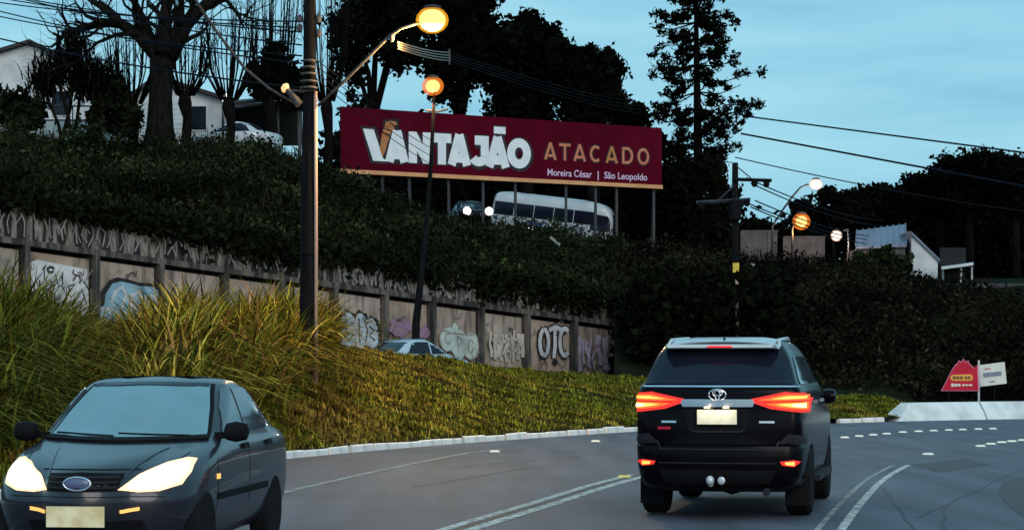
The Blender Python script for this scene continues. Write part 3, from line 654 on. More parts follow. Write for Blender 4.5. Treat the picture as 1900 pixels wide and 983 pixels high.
V, Fq, C = blades(P, h, rng.uniform(0, 6.28, n), rng.uniform(.25, 1.1, n), rng.uniform(.018, .040, n), 2, c * 1.2 * np.clip(.75 + 1.0 * vn(P[:, 0], P[:, 1] * 1.7, 3.1), .2, 1.7)[:, None])
o = npmesh('bank_grass', V, Fq, M['grass'], C); tag(o, 'short green and straw-coloured grass covering the roadside bank', 'grass', kind='stuff')
# tall arching grass on the left
top = ip([(-300, 1.0), (0, 1.25), (90, 1.05), (150, .78), (215, .70), (270, 1.0), (330, 1.30), (390, 1.15), (420, .92), (455, 1.2), (520, 1.1), (570, 1.1), (600, .9), (640, .3), (900, .2)])
nc = 3000; uc = rng.uniform(-260, 612, nc); vc = rng.uniform(.14, 1.12, nc); ok_ = vc > (uc - 440) / 230; uc, vc = uc[ok_], vc[ok_]; nc = len(uc); PC = bank.at(uc, vc)
per = 13; n = nc * per; P = np.repeat(PC, per, 0) + np.concatenate([rng.normal(size=(n, 2)) * .10, np.zeros((n, 1))], 1); uu = np.repeat(uc, per); vv = np.repeat(vc, per)
h = 1.85 * top(uu) * rng.uniform(.5, 1.12, n) * np.interp(vv, [0, .3, .6, 1.1], [.35, .72, 1, 1]); 
TG = [(0.09, 0.12, 0.012), (0.30, 0.25, 0.028), (0.52, 0.36, 0.06), (0.34, 0.16, 0.05), (0.028, 0.018, 0.009)]
c = mixc(n, TG, (3.6, 3, 2.4, 1.6, 1.6)); gl = np.clip((180 - uu) / 300, 0, .75)[:, None]; c = c * (1 - gl) + np.array((0.075, 0.095, 0.014)) * gl; c = c * np.repeat(rng.uniform(.45, 1.55, nc), per)[:, None]
V, Fq, C = blades(P, h, rng.uniform(0, 6.28, n), rng.uniform(.3, 1.35, n), rng.uniform(.03, .085, n), 6, c)
o = npmesh('tall_grass', V, Fq, M['grass'], C); tag(o, 'tall arching yellow-green grass clumps on the bank behind the dark car', 'grass', kind='stuff')
# ivy and creepers over the hillside, shrubs of the right slope
def cover(name, label, u0, u1, n, ncl, size, base, spread, lift, vlo=0.0, vhi=1.0, tall=None):
    nm = max(40, ncl // 14); um = rng.uniform(u0, u1, nm); vm = rng.uniform(vlo, vhi, nm); mh = rng.uniform(.25, 1.25, nm) ** 1.4; pm = rng.integers(0, nm, ncl)
    uc = um[pm] + rng.normal(size=ncl) * 24; vc = np.clip(vm[pm] + rng.normal(size=ncl) * .035, 0, 1); half = rng.random(ncl) < .45
    uc = np.where(half, rng.uniform(u0, u1, ncl), uc); vc = np.where(half, rng.uniform(vlo, vhi, ncl), vc); mhc = np.where(half, .25, mh[pm]); PC = hill.at(uc, vc)
    edge_ = np.clip(np.minimum((vc + .06) * 6, (1.0 - vc) * 4.5), .03, 1); PC[:, 2] += rng.uniform(-.1, lift, ncl) * (.12 + .88 * edge_) * mhc * 1.5 * (tall(uc) if tall is not None else 1) - (1 - edge_) * .25
    br = rng.uniform(.35, 1.5, ncl) * np.where(rng.random(ncl) < .10, 1.8, 1) * np.clip(.85 + 1.1 * vn(PC[:, 0] + PC[:, 1] * .5, PC[:, 2] * 2 + PC[:, 1], .55), .15, 2.2); pk = rng.integers(0, ncl, n)
    P = PC[pk] + rng.normal(size=(n, 3)) * np.array((spread, spread, spread * .7)); keep = (np.abs(P[:, 0] / P[:, 1] * F + 950 - 1367) > 13) | (P[:, 1] > 70.3); P = P[keep]; pk = pk[keep]; n = len(P); V, Fq = leaf_quads(P, size, 1.5)
    hue = rng.random(ncl)[:, None]; bc = np.array(base)[None] * (1 - hue * .5) + np.array((0.03, 0.022, 0.014))[None] * hue * .5
    C = np.repeat(bc[pk] * (br[pk] * rng.uniform(.6, 1.4, n))[:, None], 4, 0)
    o = npmesh(name, V, Fq, M['leaf'], C); tag(o, label, 'foliage', kind='stuff')
cover('creeper_cover', 'dark green creepers and shrubs covering the slope above the graffiti wall', -300, 1180, 250000, 5200, .095, (0.012, 0.022, 0.0075), .28, .6)
cover('slope_scrub', 'dark scrub covering the hillside beyond the bend', 1120, 2150, 230000, 4200, .11, (0.0050, 0.0066, 0.0030), .38, 1.4, tall=ip([(1100, .4), (1300, .7), (1480, .6), (1560, .3), (1740, .3), (1800, .6), (2200, .6)]))
n = 16000; u = rng.uniform(-300, 2100, n); v = rng.uniform(.02, .97, n); P = hill.at(u, v); P[:, 2] += rng.uniform(.0, .35, n)
V, Fq, C = blades(P, rng.uniform(.4, 1.1, n), rng.uniform(0, 6.28, n), rng.uniform(.2, 1.2, n), rng.uniform(.02, .05, n), 4, mixc(n, [(0.016, 0.024, 0.008), (0.03, 0.028, 0.012), (0.010, 0.012, 0.006)], (3, 1, 3)) * np.interp(u, [1000, 1300], [1, .45])[:, None])
o = npmesh('slope_grass', V, Fq, M['grass'], C); tag(o, 'coarse dark grass blades among the creepers of the slope', 'grass', kind='stuff')
# creepers spilling over the parapet
ncl = 420; uc = rng.uniform(-150, 1150, ncl); sv = wall_s(uc); hang = rng.uniform(0, 1, ncl) ** 2 * np.interp(uc, [0, 300, 480, 620, 780, 1147], [.10, .2, .65, .3, .5, .7])
PC = np.stack([*wall_xy(0)[:, None] * np.ones(ncl) + WDIR[:, None] * sv + np.array((WDIR[1], -WDIR[0]))[:, None] * rng.uniform(0, .25, ncl), parZ(sv) + .1 - hang], 1)
pk = rng.integers(0, ncl, 16000); P = PC[pk] + rng.normal(size=(16000, 3)) * .17; V, Fq = leaf_quads(P, .13, 1.5)
o = npmesh('hanging_creeper', V, Fq, M['leaf'], np.repeat(np.array((0.007, 0.010, 0.0045))[None] * rng.uniform(.3, 1.8, (16000, 1)), 4, 0)); tag(o, 'dark creeper hanging over the top of the graffiti wall', 'foliage', kind='stuff')
# dark undergrowth closing the right end of the wall
ncl = 300; PC = np.stack([rng.uniform(4.15, 9.0, ncl), rng.uniform(68, 78, ncl), rng.uniform(.9, 4.2, ncl)], 1); pk = rng.integers(0, ncl, 15000)
V, Fq = leaf_quads(PC[pk] + rng.normal(size=(15000, 3)) * .35, .2, 1.5)
o = npmesh('thicket', V, Fq, M['leaf'], np.repeat(np.array((0.005, 0.0065, 0.003))[None] * rng.uniform(.3, 1.6, (15000, 1)), 4, 0)); tag(o, 'black thicket at the right end of the graffiti wall', 'foliage', kind='stuff')

# ------------------------------------------------------------------ trees
def plateau_z(px, Y):
    hy = float(hY(px)); p = float(np.interp(px, US, pz)); h0 = float(hZ(px))
    return h0 if Y <= hy else (h0 + (p - h0) * (Y - hy) / 8 if Y < hy + 8 else p)
def gpt(px, Y): return Vector(((px - 950) * Y / F, Y, plateau_z(px, Y)))

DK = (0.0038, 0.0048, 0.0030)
# big bare tree
b0 = gpt(297, 82.5); t = thing('bare_tree', 'big bare winter tree with thick dark trunk forking above the slope', 'tree', b0)
mb = MB()
def ppt(px, py, Y=82.5): return W(px, py, Y)
mb.tube([b0 - Vector((0, 0, .5)), ppt(297, 235), ppt(298, 180), ppt(300, 130), ppt(302, 95)], [.75, .52, .44, .46, .50], 10)
limbs = [([(292, 105), (262, 70), (225, 45), (190, 42), (150, 55), (118, 60)], .30), ([(286, 100), (270, 50), (250, 5), (238, -40)], .26), ([(303, 100), (305, 50), (310, 0), (312, -60)], .36),
         ([(312, 105), (345, 45), (385, 5), (425, -25)], .40), ([(325, 80), (335, 30), (340, -40)], .26), ([(225, 45), (190, 15), (160, -5), (140, -25)], .16), ([(190, 42), (160, 30), (140, 5)], .11),
         ([(385, 5), (420, 0), (440, 25), (452, 50)], .13), ([(255, 62), (215, 65), (180, 80), (150, 110), (120, 130)], .10)]
for pts, r in limbs:
    P3 = [ppt(x, y, 82.5 + random.uniform(-.8, .8)) for x, y in pts]; mb.tube(P3, [r * (1 - .7 * i / (len(P3) - 1)) for i in range(len(P3))], 7)
    for i in range(1, len(P3)):
        for _ in range(3):
            d = (P3[i] - P3[i - 1]).normalized() + Vector((random.gauss(0, .6), random.gauss(0, .6), random.gauss(.25, .4)))
            branch(mb, P3[i].lerp(P3[i - 1], random.random()), d, random.uniform(.9, 2.0), max(r * .28, .03), 2, .6, .15, None, 2, 4, .65, .25)
mb.build('trunk', M['bark'], t, b0, smooth=True)
# pollarded trees with upright shoots
for px, hy_, Y, sp, top_, lab in ((245, 195, 84, 55, 20, 'pollarded bare tree with upright shoots left of the big trunk'), (343, 180, 84, 60, 30, 'pollarded bare tree with fan of shoots just right of the big trunk'),
                                  (424, 188, 85, 62, -10, 'pollarded bare tree behind the small white lamp'), (500, 185, 90, 55, -60, 'pollarded bare tree in front of the carport roof'), (606, 190, 92, 50, -70, 'pollarded bare tree rising right behind the tall concrete pole')):
    b0 = gpt(px, Y); t = thing('pollarded_tree', lab, 'tree', b0, 0, 'pollarded trees on the slope top'); mb = MB()
    hd = W(px, hy_, Y); mb.tube([b0 - Vector((0, 0, .4)), b0.lerp(hd, .6) + Vector((.1, 0, 0)), hd - Vector((0, 0, .25)), hd + Vector((0, 0, .15))], [.26, .18, .28, .20], 8)
    for k in range(36):
        aa = random.uniform(-1, 1); e_ = W(px + aa * sp + random.uniform(-6, 6), top_ + random.uniform(-30, 70), Y + random.uniform(-1, 1)); st = hd + Vector((aa * .35, random.uniform(-.2, .2), .05))
        m1 = st.lerp(e_, .35) + Vector((aa * .28, 0, -.1)); mb.tube([st, m1, st.lerp(e_, .7) + Vector((aa * .12, 0, 0)), e_], [.038, .030, .020, .009], 3)
        for _ in range(2):
            q = m1.lerp(e_, random.random() * .7); mb.tube([q, q + Vector((random.gauss(0, .3), random.gauss(0, .2), random.uniform(.4, 1.1)))], [.02, .008], 3)
    mb.build('trunk', M['bark_d'], t, b0, smooth=True)
# palm-like evergreen at the left: several leaning stems, spiky drooping crown
b0 = gpt(128, 83); t = thing('palm_tree', 'dark spiky palm-like tree with thin leaning stems before the gabled house', 'tree', b0); mb = MB()
heads = [(140, 105), (105, 140), (175, 150), (150, 165), (80, 165), (200, 175)]
for k, (x, y) in enumerate(heads):
    q = W(x, y, 83 + random.uniform(-.6, .6)); st = b0 + Vector((random.uniform(-.9, .9), random.uniform(-.3, .3), -.3)); mb.tube([st, st.lerp(q, .5) + Vector((.15, 0, 0)), q], [.09, .07, .06], 6)
mb.build('trunk', M['bark'], t, b0, smooth=True)
Vs = []; Fs = []; Cs = []; cnt = 0
for x, y in heads:
    q = np.array(W(x, y, 83)) - np.array(b0); n = 260
    V, Fq, C = blades(q[None] + rng.normal(size=(n, 3)) * np.array((.30, .30, .35)), rng.uniform(.7, 1.35, n), rng.uniform(0, 6.28, n), rng.uniform(.4, 1.3, n), rng.uniform(.05, .10, n), 4, mixc(n, [DK, (0.012, 0.016, 0.008)], (1, 1)))
    Vs.append(V); Fs.append(Fq + cnt); Cs.append(C); cnt += len(V)
npmesh('crown', np.concatenate(Vs), np.concatenate(Fs), M['leaf'], np.concatenate(Cs), t)

leafy_tree('evergreen_shrub', 'dark bushy evergreen left of the tall concrete pole', gpt(505, 90), [(490, 150, 30, 35), (525, 140, 30, 40), (510, 110, 22, 28), (545, 180, 20, 25)], 90, 2600, .22, DK, trunk_r=.14)
leafy_tree('evergreen_shrub', 'low dark shrub at the left edge before the gabled house', gpt(20, 83), [(20, 200, 50, 28), (-30, 190, 40, 30), (60, 215, 30, 20)], 83, 2400, .2, (0.009, 0.014, 0.007), trunk_r=.1)
leafy_tree('evergreen_shrub', 'dark shrub beside the white garage door under the bare tree', gpt(215, 83), [(205, 175, 34, 30), (228, 215, 26, 34), (190, 215, 30, 26)], 83, 2200, .2, (0.011, 0.015, 0.008), trunk_r=.1)
# dark broadleaf trees behind the billboard
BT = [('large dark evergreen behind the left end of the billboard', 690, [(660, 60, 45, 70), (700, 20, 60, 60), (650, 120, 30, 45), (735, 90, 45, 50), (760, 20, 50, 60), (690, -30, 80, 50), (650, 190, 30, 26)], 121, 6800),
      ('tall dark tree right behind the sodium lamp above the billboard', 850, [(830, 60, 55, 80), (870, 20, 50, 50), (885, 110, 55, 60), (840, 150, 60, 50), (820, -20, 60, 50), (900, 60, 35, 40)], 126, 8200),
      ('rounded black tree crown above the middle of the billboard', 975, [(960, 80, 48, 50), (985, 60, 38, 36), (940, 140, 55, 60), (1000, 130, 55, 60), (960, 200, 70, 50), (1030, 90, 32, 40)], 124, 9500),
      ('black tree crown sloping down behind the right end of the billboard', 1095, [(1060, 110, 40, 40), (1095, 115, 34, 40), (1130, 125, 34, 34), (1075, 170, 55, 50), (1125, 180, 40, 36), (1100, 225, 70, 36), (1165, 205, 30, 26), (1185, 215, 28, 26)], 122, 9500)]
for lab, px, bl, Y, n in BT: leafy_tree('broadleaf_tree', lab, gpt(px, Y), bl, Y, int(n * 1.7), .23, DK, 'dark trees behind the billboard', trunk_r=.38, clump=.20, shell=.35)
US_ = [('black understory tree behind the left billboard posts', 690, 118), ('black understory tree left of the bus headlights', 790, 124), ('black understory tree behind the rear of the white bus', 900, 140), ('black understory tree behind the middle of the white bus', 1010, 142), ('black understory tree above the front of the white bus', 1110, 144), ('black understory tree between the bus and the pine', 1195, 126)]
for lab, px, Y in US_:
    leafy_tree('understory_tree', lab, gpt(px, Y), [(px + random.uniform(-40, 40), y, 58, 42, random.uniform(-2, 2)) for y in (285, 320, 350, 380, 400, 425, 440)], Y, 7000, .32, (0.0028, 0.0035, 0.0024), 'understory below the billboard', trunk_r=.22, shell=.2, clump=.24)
# pine
b0 = gpt(1298, 121); t = thing('pine_tree', 'tall slender pine with sparse layered branches right of the billboard', 'tree', b0); mb = MB()
tip = W(1290, -70, 121); mb.tube([b0 - Vector((0, 0, .4)), b0.lerp(tip, .3), b0.lerp(tip, .7), tip], [.34, .27, .17, .05], 8); blobs = []
zt = lambda py: W(1298, py, 121).z
wid = ip([(-70, 20), (0, 58), (40, 74), (80, 84), (110, 78), (140, 100), (180, 122), (215, 104), (250, 98), (285, 80), (310, 50)])
py = -60
while py < 305:
    nl = 6
    for k in range(nl):
        az = 6.28 * (k + random.uniform(-.35, .35)) / nl + py; ln = wid(py) * random.uniform(.62, 1.16) * 121 / F; p0 = b0.lerp(tip, (zt(py) - b0.z) / (tip.z - b0.z))
        e_ = p0 + Vector((math.cos(az) * ln, math.sin(az) * ln, ln * random.uniform(-.22, .16))); md_ = p0.lerp(e_, .5) - Vector((0, 0, ln * .10)); mb.tube([p0, md_, e_], [.055, .04, .015], 4)
        for tt in np.arange(.45, 1.05, .14):
            q = (p0.lerp(md_, tt * 2) if tt < .5 else md_.lerp(e_, tt * 2 - 1)) + Vector((random.gauss(0, .20), random.gauss(0, .20), random.gauss(.08, .10)))
            mb.tube([md_.lerp(e_, max(0, tt * 2 - 1.2)), q], [.02, .01], 3)
            if random.random() < .66: blobs.append((tuple(q), (.33, .33, .17)))
    py += random.uniform(17, 30)
mb.build('trunk', M['bark_d'], t, b0, smooth=True)
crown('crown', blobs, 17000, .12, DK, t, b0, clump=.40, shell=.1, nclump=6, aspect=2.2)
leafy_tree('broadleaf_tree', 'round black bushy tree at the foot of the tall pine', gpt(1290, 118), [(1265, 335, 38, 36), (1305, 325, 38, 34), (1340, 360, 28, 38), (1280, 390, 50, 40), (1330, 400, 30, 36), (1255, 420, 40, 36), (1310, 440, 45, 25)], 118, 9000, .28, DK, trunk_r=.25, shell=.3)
# conifers and araucarias at the right
def araucaria(px, Y, topy, lab, tiers, r_px):
    b0 = gpt(px, Y); t = thing('araucaria_tree', lab, 'tree', b0, 0, 'araucarias on the right skyline'); mb = MB(); tip = W(px, topy + 12, Y)
    mb.tube([b0 - Vector((0, 0, .4)), b0.lerp(tip, .5), tip], [.30, .22, .14], 8); bl = []
    for i in range(tiers):
        yy = topy + 14 + i * 24; rr = r_px * (1 - .18 * i) * random.uniform(.85, 1.1)
        for k in range(11):
            az = 6.28 * k / 11 + random.uniform(-.3, .3); p0 = W(px, yy + 22, Y); e_ = p0 + Vector((math.cos(az) * rr, math.sin(az) * rr, 0)) * (Y / F) + Vector((0, 0, random.uniform(.5, .9)))
            mb.tube([p0, p0.lerp(e_, .6) - Vector((0, 0, .15)), e_], [.07, .06, .03], 4)
            for tt in (.55, .8, 1.0): bl.append((tuple(p0.lerp(e_, tt) + Vector((0, 0, .1))), (.55, .55, .38)))
    bl.append((tuple(tip), (.9, .9, .35))); mb.build('trunk', M['bark_d'], t, b0, smooth=True)
    crown('crown', bl, 8000, .20, DK, t, b0, clump=.38, shell=.3, nclump=5)
araucaria(1800, 132, 284, 'flat-topped araucaria, highest on the right skyline', 4, 62)
araucaria(1745, 138, 318, 'araucaria with lower crown left of the highest one', 3, 52)
araucaria(1885, 130, 290, 'flat-topped araucaria at the right edge of the picture', 4, 62)
araucaria(1680, 150, 345, 'small araucaria behind the blue-grey roofed house', 3, 44)
for lab, px, Y, bl in (('dark rounded tree right of the far pale street lamp', 1590, 150, [(1590, 372, 34, 26), (1560, 400, 30, 28), (1625, 365, 30, 24), (1610, 405, 44, 30), (1645, 385, 28, 30)]),
                       ('dark tree filling the skyline above the blue-grey roof', 1680, 160, [(1665, 370, 36, 24), (1700, 360, 34, 28), (1690, 410, 50, 36), (1730, 395, 36, 40), (1650, 420, 40, 25)]),
                       ('black tree mass below the highest araucaria', 1800, 142, [(1765, 370, 40, 36), (1815, 360, 46, 40), (1790, 430, 60, 45), (1850, 420, 48, 50), (1760, 480, 40, 30), (1830, 480, 50, 30)]),
                       ('black tree mass below the araucaria at the right edge', 1905, 140, [(1890, 370, 44, 42), (1920, 430, 50, 50), (1880, 480, 44, 30), (1950, 370, 50, 50), (1930, 500, 50, 30)])):
    leafy_tree('broadleaf_tree', lab, gpt(px, Y), bl, Y, 13000, .24, DK, 'dark trees on the right skyline', trunk_r=.25, shell=.25)
leafy_tree('cypress_tree', 'pointed dark cypress behind the far street lamp arm', gpt(1485, 125), [(1485, 378, 10, 16), (1482, 395, 18, 20), (1494, 385, 14, 18), (1488, 415, 24, 26), (1486, 440, 26, 20)], 125, 2600, .2, DK, trunk_r=.1, shell=.1)
leafy_tree('conifer_tree', 'small ragged conifer right beside the pale street lamp', gpt(1545, 128), [(1540, 352, 12, 9), (1528, 366, 18, 8), (1552, 372, 24, 9), (1535, 392, 24, 12), (1556, 404, 30, 14)], 128, 1700, .22, DK, trunk_r=.1, shell=.2, clump=.35)
leafy_tree('broadleaf_tree', 'low dark tree between the right utility pole and the grey wall', gpt(1420, 135), [(1400, 425, 26, 14), (1440, 430, 24, 14), (1375, 440, 24, 18)], 135, 1600, .25, DK, trunk_r=.12)
leafy_tree('broadleaf_tree', 'leafy green-black bush in front of the white gable at right', gpt(1660, 107), [(1620, 482, 26, 16), (1650, 478, 20, 18), (1598, 488, 22, 14), (1672, 492, 16, 16)], 107, 2400, .2, (0.014, 0.022, 0.009), trunk_r=.12)

# far wood closing the view beyond the plateau
ncl = 900; uc = rng.uniform(560, 2200, ncl); Yc = rng.uniform(165, 190, ncl); topw = ip([(560, 300), (1230, 330), (1360, 420), (1450, 425), (1540, 395), (1700, 380), (2200, 370)])
pyc = topw(uc) + 12 + (600 - topw(uc)) * rng.random(ncl) ** 1.3; PC = np.stack([(uc - 950) * Yc / F, Yc, CH - (pyc - HZ) * Yc / F], 1); pk = rng.integers(0, ncl, 90000)
V, Fq = leaf_quads(PC[pk] + rng.normal(size=(90000, 3)) * .8, .42, 1.4)
o = npmesh('far_wood', V, Fq, M['leaf'], np.repeat(np.array((0.0032, 0.0040, 0.0030))[None] * rng.uniform(.4, 1.6, (90000, 1)), 4, 0)); tag(o, 'dark far wood behind the upper street and houses', 'wood', kind='stuff')

# ------------------------------------------------------------------ billboard
BA = np.array((-7.925, 100.0)); BB = np.array((7.576, 109.0)); BL = np.linalg.norm(BB - BA); BD = (BB - BA) / BL; BN = np.array((BD[1], -BD[0]))
BZ0, BZ1 = 10.49, 13.54
def bw(p, d=0.0): q = BA + BD * p[0] + BN * d; return Vector((q[0], q[1], p[1]))
def bs(px, py): r = (px - 950) / F; s_ = (BA[1] * r - BA[0]) / (BD[0] - BD[1] * r); Y = BA[1] + BD[1] * s_; return np.array((s_, CH + (HZ - py) * Y / F))
bb = thing('billboard', 'long maroon billboard with white and gold lettering on thin posts', 'billboard', (float(BA[0]), float(BA[1]), plateau_z(633, 100)))
BO = bb.location.copy()
def bbox(name, s0_, s1_, z0, z1, d0, d1, m):
    b = MB().add([bw((s_, z), d) for s_ in (s0_, s1_) for d in (d0, d1) for z in (z0, z1)], [(0, 1, 3, 2), (4, 6, 7, 5), (0, 4, 5, 1), (2, 3, 7, 6), (0, 2, 6, 4), (1, 5, 7, 3)])
    return b.build(name, m, bb, BO)
bbox('printed_panel', 0, BL, BZ0 + .16, BZ1, -.12, 0, M['bb'])
bbox('orange_strip', -.02, BL + .02, BZ0 - .03, BZ0 + .158, -.12, .06, M['bb_strip'])
bbox('frame', -.05, BL + .05, BZ0 - .02, BZ0 + .14, -.4, -.13, M['steel_d']); bbox('frame', -.05, BL + .05, BZ1 - .12, BZ1 - .01, -.4, -.13, M['steel_d'])
for px in (657, 715, 765, 838, 902, 962, 1056, 1111, 1150, 1219):
    s_ = float(bs(px, 335)[0]); p = bw((s_, 0), -.3); zg = plateau_z(px, p.y) - .4
    b = MB(); b.tube([(p.x, p.y, zg), (p.x, p.y, BZ1 - .05)], .07, 6); b.tube([(p.x, p.y + 1.6, zg), (p.x, p.y + .1, BZ0 + 1.2)], .05, 5); b.build('post', M['steel_d'], bb, BO)
for px in (680, 800, 920, 1040, 1130, 1200):
    s_ = float(bs(px, 220)[0]); b = MB(); b.tube([bw((s_, BZ1 - .2), -.2), bw((s_, BZ1 + .12), -.1)], .05, 5); b.build('bracket', M['steel_d'], bb, BO)
for k in range(1, 6):
    s_ = BL * k / 6; MB().add([bw((s_ - .012, BZ0 + .17), .003), bw((s_ + .012, BZ0 + .17), .003), bw((s_ + .012, BZ1 - .01), .003), bw((s_ - .012, BZ1 - .01), .003)], [(0, 1, 2, 3)]).build('sheet_seam', M['bb_seam'], bb, BO, fix=False)
BLAY = [0]
class Print:
    def __init__(s, m, d): s.b = MB(); s.m = m; s.d = d
    def stroke(s, pts, w, closed=False):
        BLAY[0] += 1; b = paint(pts, w, s.m, d=s.d + (BLAY[0] % 7) * .0004, closed=closed, fn=bw)[0]; s.b.add(b.v, b.f)
    def poly(s, pts): BLAY[0] += 1; s.b.add([bw(p, s.d + (BLAY[0] % 7) * .0004) for p in pts], [tuple(range(len(pts)))])
    def done(s, name): return s.b.build(name, s.m, bb, BO, fix=False)
zb_ = bs(700, 299)[1]; zt_ = bs(690, 240)[1]; H = zt_ - zb_
def sx(zx): return float(bs(640 + zx * .3158, 270)[0])      # zoomed column -> distance along the board
def glyph(ch, a_, b_, zb, h, w):
    """strokes of one capital between distances a_..b_, returned as polylines"""
    wd_ = b_ - a_; X = lambda t: a_ + wd_ * t; Z = lambda t: zb + h * t; hw = w / wd_ / 2; hh = w / h / 2
    if ch == 'V': return [[(X(hw), Z(1)), (X(.5), Z(0))], [(X(1 - hw), Z(1)), (X(.5), Z(0))]]
    if ch == 'A': return [[(X(hw * .9), Z(0)), (X(.5), Z(1))], [(X(1 - hw * .9), Z(0)), (X(.5), Z(1))], [(X(.26), Z(.24)), (X(.74), Z(.24))]]
    if ch == 'N': return [[(X(hw), Z(0)), (X(hw), Z(1))], [(X(1 - hw), Z(0)), (X(1 - hw), Z(1))], [(X(hw), Z(1 - hh * .6)), (X(1 - hw), Z(hh * .6))]]
    if ch == 'T': return [[(X(0), Z(1 - hh)), (X(1), Z(1 - hh))], [(X(.5), Z(0)), (X(.5), Z(1 - 2 * hh))]]
    if ch == 'J': return [[(X(.30), Z(1 - hh)), (X(1), Z(1 - hh))], [(X(1 - hw), Z(1 - 2 * hh)), (X(1 - hw), Z(.34))] + [(X(.5 + (.5 - hw) * math.cos(t)), Z(.34 - (.34 - hh) * math.sin(t))) for t in np.linspace(0, 2.75, 9)]]
    el = lambda t0, t1, n: [(X(.5 + (.5 - hw) * math.cos(R(t))), Z(.5 + (.5 - hh) * math.sin(R(t)))) for t in np.linspace(t0, t1, n)]
    if ch == 'O': return [el(0, 345, 24)]
    if ch == 'C': return [el(48, 312, 18)]
    if ch == 'D': return [[(X(hw), Z(0)), (X(hw), Z(1))], [(X(hw), Z(1 - hh)), (X(.45), Z(1 - hh))] + [(X(.45 + (.55 - hw) * math.sin(R(t))), Z(.5 + (.5 - hh) * math.cos(R(t)))) for t in np.linspace(10, 170, 12)] + [(X(.45), Z(hh)), (X(hw), Z(hh))]]
big = [('A', 238, 372), ('N', 374, 505), ('T', 514, 624), ('A', 604, 738), ('J', 726, 844), ('A', 826, 966), ('O', 952, 1092)]
wb_ = H * .30
for ch, x0, x1 in big:
    a_, b_ = sx(x0), sx(x1); g_ = glyph(ch, a_, b_, zb_, H, wb_)
    sh = Print(M['bb_shadow'], .006); pr = Print(M['bb_white'], .016)
    for st in g_:
        cl = ch == 'O'; sh.stroke([(p[0] + .04, p[1] - .05) for p in st], wb_ + .24, cl); pr.stroke(st, wb_, cl)
    if x0 == 826:
        zz = zb_ + H * 1.22; sh.stroke([(sx(872), zz - .02), (sx(945), zz - .02)], .44 + .1); pr.stroke([(sx(874), zz), (sx(943), zz)], .34)
    sh.done('letter_shadow'); pr.done('letter')
# the V with the golden raised arm as its right stroke
v0 = (sx(105), zt_); vb = (sx(222), zb_)
sh = Print(M['bb_shadow'], .004); sh.poly([(sx(92), zt_ + .12), (sx(182), zt_ + .12), (sx(262), zb_ - .12), (sx(150), zb_ - .12)]); sh.stroke([vb, (sx(258), zt_ + .05)], .62); sh.poly([(sx(222), zt_ - .12), (sx(316), zt_ - .12), (sx(316), zt_ + .56), (sx(226), zt_ + .50)]); sh.done('letter_shadow')
pr = Print(M['bb_white'], .014); pr.poly([(sx(105), zt_), (sx(168), zt_), (sx(225), zb_ + .12), (sx(268), zb_), (sx(165), zb_)]); pr.done('letter')
pr = Print(M['bb_gold'], .024); pr.poly([(sx(220), zb_ + .2), (sx(236), zb_ + .5), (sx(262), zt_ - .26), (sx(216), zt_ - .16), (sx(204), zb_ + .55)]); pr.poly([(sx(220), zt_ - .10), (sx(264), zt_ - .20), (sx(272), zt_ - .06), (sx(224), zt_ + .04)])
pr.poly([(sx(230), zt_ + .08), (sx(274), zt_ - .02), (sx(290), zt_ + .08), (sx(284), zt_ + .22), (sx(303), zt_ + .26), (sx(302), zt_ + .40), (sx(262), zt_ + .44), (sx(240), zt_ + .38)]); pr.done('raised_arm_emblem')
pr = Print(M['bb_shadow'], .028)
for q in (248, 262, 276): pr.stroke([(sx(q), zt_ + .14), (sx(q + 5), zt_ + .33)], .025)
pr.done('finger_lines')
za, zc = bs(1013, 296)[1], bs(1013, 264.5)[1]
for ch, x0, x1 in (('A', 1170, 1242), ('T', 1257, 1326), ('A', 1342, 1415), ('C', 1438, 1508), ('A', 1531, 1602), ('D', 1628, 1692), ('O', 1718, 1786)):
    pr = Print(M['bb_salmon'] if x0 != 1531 else M['bb_gold'], .016); sh = Print(M['bb_shadow'], .006)
    for st in glyph(ch, sx(x0), sx(x1), za, zc - za, .13): sh.stroke(st, .26, ch == 'O'); pr.stroke(st, .13, ch == 'O')
    sh.done('letter_shadow'); pr.done('letter')
def text_mesh(body, x0, x1, zc_, m, fit_h=None):
    cu = bpy.data.curves.new('text', 'FONT'); cu.body = body; cu.size = 1; cu.offset = .012; to = bpy.data.objects.new('text', cu); COL.objects.link(to)
    dg = bpy.context.evaluated_depsgraph_get(); me = bpy.data.meshes.new_from_object(to.evaluated_get(dg)); bpy.data.objects.remove(to); bpy.data.curves.remove(cu)
    xs = [v.co.x for v in me.vertices]; x_lo, x_hi = min(xs), max(xs); k = (x1 - x0) / (x_hi - x_lo); kz_ = (fit_h or k)
    b = MB(); b.add([bw((x0 + (v.co.x - x_lo) * k, zc_ + v.co.y * kz_), .014) for v in me.vertices], [tuple(p.vertices) for p in me.polygons]); bpy.data.meshes.remove(me)
    return b.build('small_text', m, bb, BO, fix=False)
zs = bs(1016, 325.5)[1]
text_mesh('Moreira César', sx(1190), sx(1450), zs, M['bb_lilac'], .47); text_mesh('|', sx(1484), sx(1490), zs, M['bb_lilac'], .47); text_mesh('São Leopoldo', sx(1523), sx(1775), zs, M['bb_lilac'], .47)

